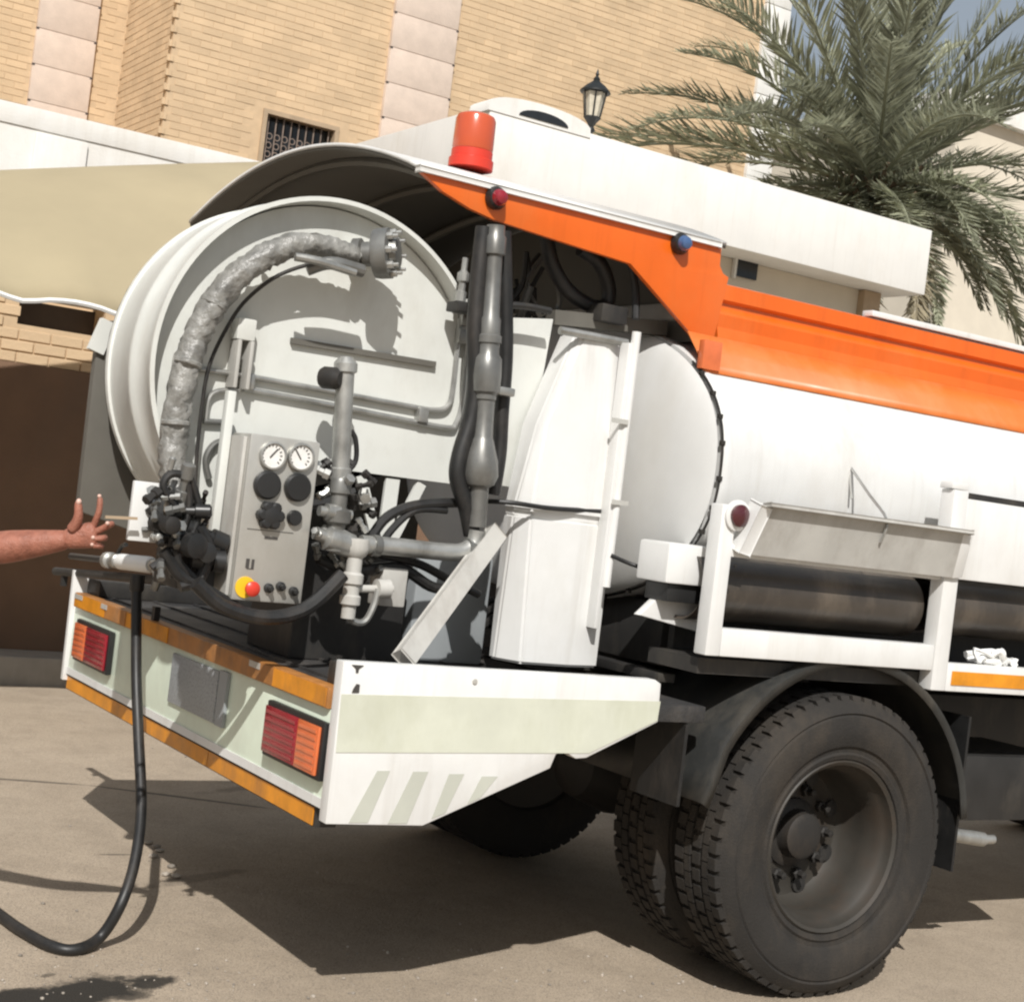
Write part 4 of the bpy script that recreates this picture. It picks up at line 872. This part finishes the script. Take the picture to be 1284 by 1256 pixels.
part(MB().prism([(HX_0+0.01, HYC+HYW, HZ0), (HX_1, HYC+HYW, HZ0), (HX_1, HYC+HYW, 1.25), (-1.30, HYC+HYW, 1.25), (-1.56, HYC+HYW, 2.25)], (0, -0.015, 0)), 'far_side', 'hood_inside', hd)  # panel deepened to close the far side and keep the hood dark
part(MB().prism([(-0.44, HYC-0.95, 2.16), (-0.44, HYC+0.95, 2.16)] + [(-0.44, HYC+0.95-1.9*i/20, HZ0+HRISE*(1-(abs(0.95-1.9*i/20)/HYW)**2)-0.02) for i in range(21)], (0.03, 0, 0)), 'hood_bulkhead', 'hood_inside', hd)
def marker(u, v, m):
    q = pY(u, v, -0.80); h_ = part(MB().lathe([(0.036, 0), (0.038, 0.012), (0.030, 0.03), (0.026, 0.031)], q, (0, -1, 0), 20), 'marker_lamp', 'black_plastic'); part(MB().lathe([(0.027, 0.02), (0.027, 0.036), (0.02, 0.05), (0.008, 0.056), (0, 0.057)], q, (0, -1, 0), 18), 'lens', m, h_)
marker(620, 249, 'lens_red'); marker(851, 306, 'lens_blue')
bq = pY(590, 208, -0.50); bz = HZ0+HRISE*(1-((0.50+HYC)/HYW)**2)+0.02
m_ = MB(); m_.lathe([(0.076, 0), (0.076, 0.03), (0.070, 0.034), (0.070, 0.06), (0.0, 0.061)], (bq.x, -0.50, bz), (0, 0, 1), 28); bc = part(m_, 'beacon', 'estop_red')
m_ = MB(); m_.lathe([(0.067, 0.0615), (0.070, 0.07), (0.068, 0.165), (0.062, 0.178), (0.045, 0.186), (0, 0.188)], (bq.x, -0.50, bz), (0, 0, 1), 28); part(m_, 'beacon_dome', 'beacon', bc)

# ---- tank
TA, TB, TZ, TN, TX0, TX1 = 1.075, 0.53, 1.715, 2.35, -0.50, 4.0
def sup(th, k=1.0):
    c, s = math.cos(th), math.sin(th)
    return (k*TA*math.copysign(abs(c)**(2/TN), c), TZ + k*TB*math.copysign(abs(s)**(2/TN), s))
def tank_mesh():
    b = MB(); N = 96; rings = []
    st_ = [(TX0, 0.5), (TX0, 1.0), (TX0+0.02, 1.004), (TX0+0.04, 1.0)] + [(TX0+0.04+i*(TX1-TX0-0.04)/8, 1.0) for i in range(1, 9)] + [(TX1+0.2*math.sqrt(max(0, 1-k*k)), k) for k in (.94, .76, .45, .02)]
    for x, k in st_: rings.append([b.bm.verts.new((x, *sup(2*math.pi*i/N, k))) for i in range(N)])
    for A, B in zip(rings, rings[1:]):
        for i in range(N): b.bm.faces.new((A[i], A[(i+1) % N], B[(i+1) % N], B[i]))
    b.bm.faces.new(rings[0]); b.bm.faces.new(rings[-1][::-1]); bmesh.ops.recalc_face_normals(b.bm, faces=b.bm.faces[:])
    return b
tank = part(tank_mesh(), 'tank', 'white_paint', None, 40)
b = MB(); rings = [[b.bm.verts.new((x, *sup(2*math.pi*i/96, k))) for i in range(96)] for x, k in [(TX0-0.12*math.sqrt(max(0, 1-k*k))-0.002, k) for k in (0.02, .25, .45, .62, .76, .87, .94, .975, .99)]]
for A, B in zip(rings, rings[1:]):
    for i in range(96): b.bm.faces.new((A[i], A[(i+1) % 96], B[(i+1) % 96], B[i]))
b.bm.faces.new(rings[0]); bmesh.ops.recalc_face_normals(b.bm, faces=b.bm.faces[:]); part(b, 'tank_end', 'end_grey', tank, 60)
b = MB(); b.tube([(TX0-0.004, *sup(math.radians(a_), 0.998)) for a_ in range(140, 262, 3)], 0.0045, 6, 1, False); part(b, 'end_gasket', 'hub_steel', tank)
cm = MB().box(-0.008, 0.008, -0.008, 0.008, -0.008, 0.008, 0.002).mesh('end_clamp', 'hub_steel')
for a_ in range(146, 260, 9):
    o = bpy.data.objects.new('end_clamp', cm); COL.objects.link(o); o.parent = tank; y_, z_ = sup(math.radians(a_), 0.998); o.location = (TX0-0.006, y_, z_)
# paler orange band painted on the shell, as a thin applied strip
def shell_pts(z0, z1, n):
    ys = []
    for i in range(n+1):
        z = z0+(z1-z0)*i/n; s = (z-TZ)/TB; y = -TA*(max(0, 1-abs(s)**TN))**(1/TN); ys.append((y, z))
    return ys
b = MB(); sp_ = [(-0.915, 2.045), (-0.895, 2.075), (-0.86, 2.12), (-0.80, 2.185)]; A = [b.bm.verts.new((TX0+0.0, y, z)) for y, z in sp_]; B = [b.bm.verts.new((TX1, y, z)) for y, z in sp_]
for i in range(3): b.bm.faces.new((A[i], A[i+1], B[i+1], B[i]))
o = part(b, 'orange_band', 'orange_pale', tank, 40); md = o.modifiers.new('t', 'SOLIDIFY'); md.thickness = 0.003; md.offset = 0
yt = -0.79
sec = [(yt+0.04, 2.385), (yt, 2.375), (yt, 2.322), (yt+0.018, 2.312), (yt+0.018, 2.296), (yt, 2.270), (yt+0.004, 2.225), (yt-0.010, 2.178), (yt-0.008, 2.163), (yt+0.04, 2.163)]
x0 = pY(908, 345, yt).x
tr = part(MB().prism([(x0, y, z) for y, z in sec], (TX1-x0, 0, 0)), 'hose_tray', 'orange_paint', None, 20, label='orange hose tray along the top of the tank')
q = pY(890, 450, -0.90); part(MB().box(q.x-0.05, q.x+0.03, -0.925, -0.895, q.z-0.04, q.z+0.06, 0.005), 'tray_end_lamp', 'lens_orange', tr)
xr = pY(1095, 378, yt).x
part(MB().box(xr, TX1, yt-0.004, yt+0.05, 2.386, 2.408, 0.004), 'tray_rail', 'white_paint', tr)
# top of tank deck closing the tray
part(MB().box(-0.46, TX1-0.1, -0.74, 0.90, 2.235, 2.30, 0.01), 'tank_walkway', 'tray_grey')
# ---- right-hand side frame with hose tubes
part(MB().box(-0.625, -0.565, -1.25, -1.19, 1.115, 1.60, 0.006), 'frame_post', 'white_paint')
part(MB().box(-0.564, 0.418, -1.25, -1.19, 1.115, 1.205, 0.006), 'frame_beam', 'white_paint')
part(MB().box(0.42, 0.495, -1.252, -1.19, 1.045, 1.76, 0.006), 'frame_post', 'white_paint')
part(MB().box(-0.564, 0.418, -1.24, -1.19, 1.435, 1.475, 0.004), 'frame_beam', 'white_paint')
part(MB().box(0.4965, 4.0, -1.25, -1.20, 1.045, 1.145, 0.004), 'side_beam', 'white_paint')
part(MB().box(0.52, 4.0, -1.2535, -1.2505, 1.068, 1.118), 'amber_strip', 'amber_tape', None, 0)
part(MB().prism([pY(u, v, -1.04) for u, v in ((802, 771), (838, 737), (858, 730), (905, 725), (903, 797), (890, 796))], (0, 0.035, 0), 0.004), 'frame_gusset', 'white_paint')
part(MB().box(-0.50, 4.0, -0.93, -0.90, 1.05, 1.44), 'frame_backing', 'black_steel')
part(MB().box(-0.60, 4.0, -1.19, -0.93, 1.05, 1.10), 'tube_cradle', 'black_steel')
for (xa_, xb_, zc, r, y_) in ((-0.60, 0.42, 1.325, 0.115, -1.06), (0.50, 4.0, 1.335, 0.105, -1.07)):
    m_ = MB(); m_.lathe([(r-0.008, 0.005), (r, 0.0), (r, xb_-xa_), (r-0.008, xb_-xa_-0.005)], (xa_, y_, zc), (1, 0, 0), 28, True); part(m_, 'hose_tube', 'brown_tube')
bx = pY(840, 682, -1.12); by = pY(898, 737, -1.12)
jb = part(MB().box(bx.x, by.x, -1.12, -0.96, by.z, bx.z+0.005, 0.01), 'junction_box', 'white_paint')
part(MB().box(bx.x+0.03, by.x-0.03, -1.10, -0.98, by.z-0.06, by.z-0.001, 0.004), 'gland_block', 'black_plastic', jb)
part(MB().lathe([(0.006, 0), (0.006, 0.006)], pY(906, 707, -1.19)+Vector((0, -0.06, 0)), (0, -1, 0), 8), 'rivet', 'hub_steel')
q = pY(931, 647, -1.28); m_ = MB(); m_.lathe([(0.05, 0), (0.05, 0.01), (0.038, 0.014)], q+Vector((0, 0.03, 0)), (0, -1, 0), 22); lb = part(m_, 'side_marker', 'white_paint'); part(MB().lathe([(0.036, 0.011), (0.036, 0.024), (0.02, 0.034), (0, 0.036)], q+Vector((0, 0.03, 0)), (0, -1, 0), 20), 'lens', 'lens_maroon', lb)
# drop-down flap, hanging open
B0 = pY(926, 693, -1.24); B1 = pY(1193, 722, -1.24); T0 = pY(958, 628, -1.36); T1 = pY(1215, 658, -1.36)
zb_ = (B0.z+B1.z)/2; zt_ = (T0.z+T1.z)/2; xb0, xb1 = B0.x, B1.x; xt0, xt1 = T0.x, T1.x
B0 = Vector((xb0, -1.255, zb_)); B1 = Vector((xb1, -1.255, zb_)); T0 = Vector((xb0+0.03, -1.30, zt_-0.02)); T1 = Vector((xb1-0.02, -1.30, zt_-0.02))
fn = (B1-B0).cross(T0-B0).normalized()
fp_ = part(MB().prism([B0, B1, T1, T0], fn*0.012), 'drop_flap', 'tray_grey', label='grey drop-down flap hanging open')
for a, b in ((B0, T0), (B1, T1)): part(MB().bar(a+fn*-0.012, b+fn*-0.012, 0.05, 0.05, fn, 0.004), 'flap_edge', 'white_paint', fp_)
so = Vector((0, -1, 0.15)).normalized(); part(MB().bar(T0+so*0.016, T1+so*0.016, 0.036, 0.012, (0, 0.15, 1), 0.003), 'flap_edge', 'tray_grey', fp_)
for s_ in (0.28, 0.66):
    q = B0.lerp(B1, s_).lerp(T0.lerp(T1, s_), 0.55); part(MB().bar(q-fn*0.002, q+(T0-B0)*0.28-fn*0.002, 0.012, 0.012, fn), 'flap_latch', 'tape_silver', fp_)
part(MB().tube([pY(1066, 585, -1.06), pY(1090, 620, -1.2), pY(1112, 652, -1.31), pY(1104, 680, -1.30)], 0.005, 6, 4), 'stay_wire', 'galv', fp_)
part(MB().tube([pY(1064, 585, -1.06), pY(1068, 625, -1.1)], 0.004, 6, 4), 'stay_wire', 'tape_silver', fp_)
# closed flap further forward
xf = 0.50; part(MB().box(xf, 4.0, -1.235, -1.205, 1.445, 1.735, 0.006), 'closed_flap', 'white_paint')
part(MB().box(xf+0.03, 4.0, -1.225, -1.15, 1.737, 1.757), 'flap_rail', 'black_steel')
part(MB().box(xf-0.09, xf-0.006, -1.248, -1.19, 1.762, 1.785, 0.004), 'post_cap', 'white_paint')
rnd = random.Random(5)
m_ = MB()
for i in range(9):
    q = pY(rnd.uniform(1225, 1275), 826, -1.20); q = Vector((q.x, -1.21, 1.152)); m_.tube([q, q+Vector((rnd.uniform(-.06, .06), rnd.uniform(-.02, .05), rnd.uniform(0.005, .05))), q+Vector((rnd.uniform(-.12, .12), rnd.uniform(-.02, .06), rnd.uniform(0.0, .03)))], rnd.uniform(.006, .014), 6, 4, True, .3)
part(m_, 'rag', 'white_plain', None, 60)
adopt(tk)

# ================================================================== jetting hose with its gun
hz_ = gs0.z-0.008
ho = thing('jetting_hose', 'black rubber jetting hose hanging from its gun down to the road', 'hose', pZ(95, 1193, GZ))
g0 = pX(172, 728, -1.975)
hp = [g0, pY(171, 770, g0.y-0.03), pY(171, 850, g0.y-0.10), pY(174, 930, g0.y-0.22), pY(177, 1010, g0.y-0.36), pY(170, 1075, g0.y-0.48), pY(153, 1130, g0.y-0.56)]
hp += [pZ(u, v, GZ+0.019) for u, v in ((122, 1176), (95, 1190), (65, 1186), (30, 1168), (0, 1147), (-70, 1095), (-200, 1060), (-380, 1075), (-520, 1130))]
hp[7] = pZ(126, 1174, GZ+0.04)
part(MB().tube(hp, 0.0185, 12, 8), 'hose', 'black_hose', ho)
gx = -1.905
ga = pX(152, 704, gx); gb = pX(188, 708, gx)
part(MB().lathe([(0.02, -0.02), (0.027, -0.01), (0.03, 0), (0.03, (gb-ga).length), (0.024, (gb-ga).length+0.02)], ga, gb-ga, 16), 'gun_sleeve', 'white_plain', ho)
gd = (gb-ga).normalized()
part(MB().lathe([(0.024, 0), (0.032, 0.01), (0.032, 0.05), (0.02, 0.055), (0.02, 0.1), (0.028, 0.105), (0.028, 0.14), (0.014, 0.15)], ga-gd*0.17, gd, 14), 'gun_body', 'galv', ho)
part(MB().cyl(ga-gd*0.62, ga-gd*0.16, 0.013), 'gun_lance', 'black_plastic', ho)
part(MB().tube([gb+gd*0.02, gb+gd*0.07+Vector((0, 0, -0.005)), gb+gd*0.11+Vector((-0.005, 0, -0.04)), gb+gd*0.10+Vector((-0.01, 0, -0.085))], [.02, .022, .018, .014], 10), 'gun_elbow', 'galv', ho)
part(MB().tube([ga-gd*0.05+Vector((0, 0, 0.03)), ga-gd*0.01+Vector((0, 0, 0.06)), ga+gd*0.06+Vector((-0.01, 0, 0.065))], 0.008, 8), 'gun_trigger', 'black_plastic', ho)
part(MB().lathe([(0.026, 0), (0.026, 0.05), (0.02, 0.06)], g0+Vector((0, 0, 0.02)), (0, -0.1, -1), 12), 'hose_coupling', 'black_plastic', ho)
adopt(ho)

# ================================================================== person reaching in from the left
def pD(u, v, dep): return CC + (CF + CR*((u-PW/2)/FPX) - CU*((v-PH/2)/FPX))*dep
def skin_body(name, verts, edges, m, parent, sub=2, smooth=True):
    me = bpy.data.meshes.new(name); me.from_pydata([v[0] for v in verts], edges, []); o = bpy.data.objects.new(name, me); COL.objects.link(o)
    me.materials.append(MATS[m])
    md = o.modifiers.new('skin', 'SKIN'); md.use_smooth_shade = True; md.branch_smoothing = 0.6
    sv = me.skin_vertices[0].data
    for i, v in enumerate(verts):
        r = v[1]; sv[i].radius = r if isinstance(r, tuple) else (r, r)
    sv[0].use_root = True
    s_ = o.modifiers.new('sub', 'SUBSURF'); s_.levels = sub; s_.render_levels = sub
    if parent: o.parent = parent
    return o
D = 4.25
wrist = pD(88, 676, D); elbow = pD(-28, 690, D+0.02); shoulder = pD(-185, 640, D+0.02)
back = -CR.copy(); back.z = 0; back.normalize()      # image left, level
fwdp = CR.copy(); fwdp.z = 0; fwdp.normalize()       # the way the person faces
left_ = Vector((-fwdp.y, fwdp.x, 0))                 # person's own left (away from the camera)
pel = shoulder + back*0.24 + left_*0.10; pel.z = 0.93
ps = thing('person', 'person reaching a bare arm in beside the reel, palm up with thumb raised', 'person', (pel.x, pel.y, 0))
S2 = Vector((0, 0, 1))
def P_(f=0, l=0, z=0): return Vector((pel.x, pel.y, 0)) + fwdp*f + left_*l + S2*(z + GZ*max(0, 1-z/0.9))
V = [(P_(0, 0, .93), (.10, .08)), (P_(.01, 0, 1.10), (.135, .10)), (P_(.02, 0, 1.28), (.155, .115)), (P_(.03, 0, 1.40), (.13, .09)), (P_(.04, 0, 1.49), .058), (P_(.05, 0, 1.55), .055)]
V += [(P_(.05, -.16, 1.41), .062), (shoulder, .058), (shoulder.lerp(elbow, .5), .050), (elbow, .046), (elbow.lerp(wrist, .30), .050), (elbow.lerp(wrist, .65), .040), (elbow.lerp(wrist, .9), .031), (wrist, .028)]
V += [(P_(.02, .17, 1.41), .062), (P_(0, .21, 1.36), .055), (P_(-.02, .24, 1.12), .046), (P_(.04, .24, .90), .036), (P_(.06, .235, .84), .028)]
V += [(P_(0, -.075, .78), .050), (P_(.02, -.11, .62), .066), (P_(.02, -.11, .48), .062), (P_(-.01, -.11, .32), .060), (P_(-.02, -.11, .10), .042), (P_(-.02, -.11, .06), .042), (P_(.10, -.13, .045), .036)]
V += [(P_(0, .075, .78), .050), (P_(.0, .11, .62), .066), (P_(.0, .11, .48), .062), (P_(-.03, .11, .32), .060), (P_(-.04, .11, .10), .042), (P_(-.04, .11, .06), .042), (P_(.08, .13, .045), .036)]
Ed = [(0, 1), (1, 2), (2, 3), (3, 4), (4, 5), (3, 6), (6, 7), (7, 8), (8, 9), (9, 10), (10, 11), (11, 12), (12, 13), (3, 14), (14, 15), (15, 16), (16, 17), (17, 18), (0, 19), (19, 20), (20, 21), (21, 22), (22, 23), (23, 24), (24, 25), (0, 26), (26, 27), (27, 28), (28, 29), (29, 30), (30, 31), (31, 32)]
body = skin_body('body', V, Ed, 'skin', ps)
# clothes follow the body
o = skin_body('shirt', [(P_(0, 0, .80), (.175, .135)), (P_(.01, 0, 1.08), (.152, .118)), (P_(.02, 0, 1.28), (.168, .128)), (P_(.03, 0, 1.40), (.138, .098)), (P_(.04, 0, 1.46), (.07, .07)), (P_(.05, -.16, 1.41), .074), (shoulder, .072), (shoulder.lerp(elbow, .42), .066), (P_(.02, .17, 1.41), .074), (P_(0, .21, 1.36), .068), (P_(-.01, .225, 1.24), .064)], [(0, 1), (1, 2), (2, 3), (3, 4), (3, 5), (5, 6), (6, 7), (3, 8), (8, 9), (9, 10)], 'shirt', ps)
o = skin_body('trousers', [(P_(0, 0, .88), (.146, .118)), (P_(0, -.09, .76), .106), (P_(.02, -.11, .62), .090), (P_(.02, -.11, .46), .078), (P_(-.01, -.11, .28), .074), (P_(-.02, -.115, .07), .070), (P_(0, .09, .76), .106), (P_(.0, .11, .62), .090), (P_(.0, .11, .46), .078), (P_(-.03, .11, .28), .074), (P_(-.04, .115, .07), .070), (P_(0, 0, .98), (.130, .105))], [(0, 1), (1, 2), (2, 3), (3, 4), (4, 5), (0, 6), (6, 7), (7, 8), (8, 9), (9, 10), (0, 11)], 'trousers', ps)
for l_, f_ in ((-.12, .04), (.12, .02)):
    MB().ball(P_(f_, l_, .045), .05, (1, 1, .9), 2).ball(P_(f_, l_, .04), .10, (abs(fwdp.x)*1.3+.3, abs(fwdp.y)*1.3+.3, .42), 3).build('shoe', 'shoe', ps)
# head with face, built in its own small frame and turned to the truck
hc = P_(.07, 0, 1.645)
def hl(f, l, z): return hc + fwdp*f + left_*l + S2*z
hb = MB(); vs_ = bmesh.ops.create_icosphere(hb.bm, subdivisions=4, radius=1)['verts']
for v in vs_:
    f, l, z = v.co.x, v.co.y, v.co.z
    jaw = 1 - 0.28*max(0, -z)**1.3; ff = f*0.098*(1.0 if f < 0 else 0.94)*(1 if z > -0.2 else jaw+0.08); ll = l*0.077*jaw; zz = z*0.118
    if f > 0.5:
        nose = math.exp(-((l/0.16)**2))*math.exp(-(((z+0.18)/0.20)**2)); ff += 0.024*nose
        ff -= 0.010*math.exp(-(((abs(l)-0.36)/0.16)**2))*math.exp(-(((z-0.03)/0.13)**2))
        ff += 0.007*math.exp(-((l/0.30)**2))*math.exp(-(((z+0.52)/0.09)**2))
        ff += 0.010*math.exp(-((l/0.3)**2))*math.exp(-(((z+0.88)/0.16)**2))
    v.co = hl(ff, ll, zz)
for s_ in (-1, 1): hb.ball(hl(-.005, s_*0.079, -.005), .03, (.35, .35, 1), 2)
hb.build('head', 'skin', ps, 80)
hr = MB(); vs_ = bmesh.ops.create_icosphere(hr.bm, subdivisions=4, radius=1)['verts']
dele = []
for v in vs_:
    f, l, z = v.co
    if (f > 0.35 and z < 0.48) or z < -0.45 or (f > 0.1 and z < 0.1): dele.append(v)
    else: v.co = hl(f*0.105-.002, l*0.084, z*0.126+.004)
bmesh.ops.delete(hr.bm, geom=dele, context='VERTS'); hr.build('hair', 'hair', ps, 80)
for s_ in (-1, 1):
    MB().ball(hl(.083, s_*.029, .003), .0125, (1, 1, .75), 2).build('eye', 'eye', ps); MB().ball(hl(.0935, s_*.029, .003), .005, (1, 1, 1), 2).build('iris', 'hair', ps)
    MB().tube([hl(.086, s_*.046, .024), hl(.094, s_*.03, .029), hl(.094, s_*.014, .025)], .004, 6, 4).build('eyebrow', 'hair', ps)
MB().tube([hl(.082, -.024, -.062), hl(.093, 0, -.060), hl(.082, .024, -.062)], [.003, .005, .003], 8, 4).build('lips', 'nail', ps)
# hand: palm facing the camera a little, thumb raised, fingers half closed
ex = (CR*0.97 + CU*0.10).normalized()      # along the hand
ey = (CU - ex*CU.dot(ex)).normalized()     # towards the thumb
ez = ex.cross(ey)                          # towards the camera side
def hq(a, b, c): return wrist + ex*a + ey*b + ez*c
hand = skin_body('hand', [(hq(-.03, 0, 0), (.025, .029)), (hq(.02, .004, 0), (.021, .034)), (hq(.055, .006, 0.002), (.019, .040)), (hq(.078, .006, 0.004), (.016, .036))], [(0, 1), (1, 2), (2, 3)], 'skin', ps)
fing = [(hq(.070, .034, .002), hq(.088, .064, .010), hq(.094, .088, .012), hq(.095, .106, .010), .0092), (hq(.076, .014, .004), hq(.110, .026, .012), hq(.126, .030, .030), hq(.118, .028, .050), .0096), (hq(.074, -.006, .004), hq(.102, -.006, .022), hq(.100, -.006, .049), hq(.077, -.006, .058), .0094), (hq(.068, -.024, .004), hq(.090, -.028, .020), hq(.089, -.027, .041), hq(.070, -.024, .049), .0082)]
for a, b, c, d, r in fing:
    f_ = skin_body('finger', [(a-(b-a)*0.5, r*1.1), (a, r*1.1), (a.lerp(b, .55), r), (b, r*1.05), (b.lerp(c, .5), r*.92), (c, r*.95), (d, r*.8)], [(i, i+1) for i in range(6)], 'skin', hand)
for (a, b, c, d, r) in fing:
    fd_ = (d-c).normalized(); MB().ball(d-fd_*0.002+ey*0.004+ez*0.004, r*0.62, (1, 1, 1), 2).build('finger_nail', 'nail', hand)
th = [hq(.005, .020, .012), hq(.030, .045, .020), hq(.038, .066, .026), hq(.038, .088, .026), hq(.040, .104, .022)]
skin_body('thumb', [(q_, r) for q_, r in zip(th, (.017, .0155, .0125, .0115, .0085))], [(i, i+1) for i in range(4)], 'skin', hand)
nd = (th[4]-th[3]).normalized(); MB().ball(th[4]-nd*0.006+ez*0.007+ex*.003, .0075, (1, 1, 1.2), 2).build('thumb_nail', 'nail', hand)
for c in ps.children: c.matrix_parent_inverse = Matrix.Translation(-ps.location)
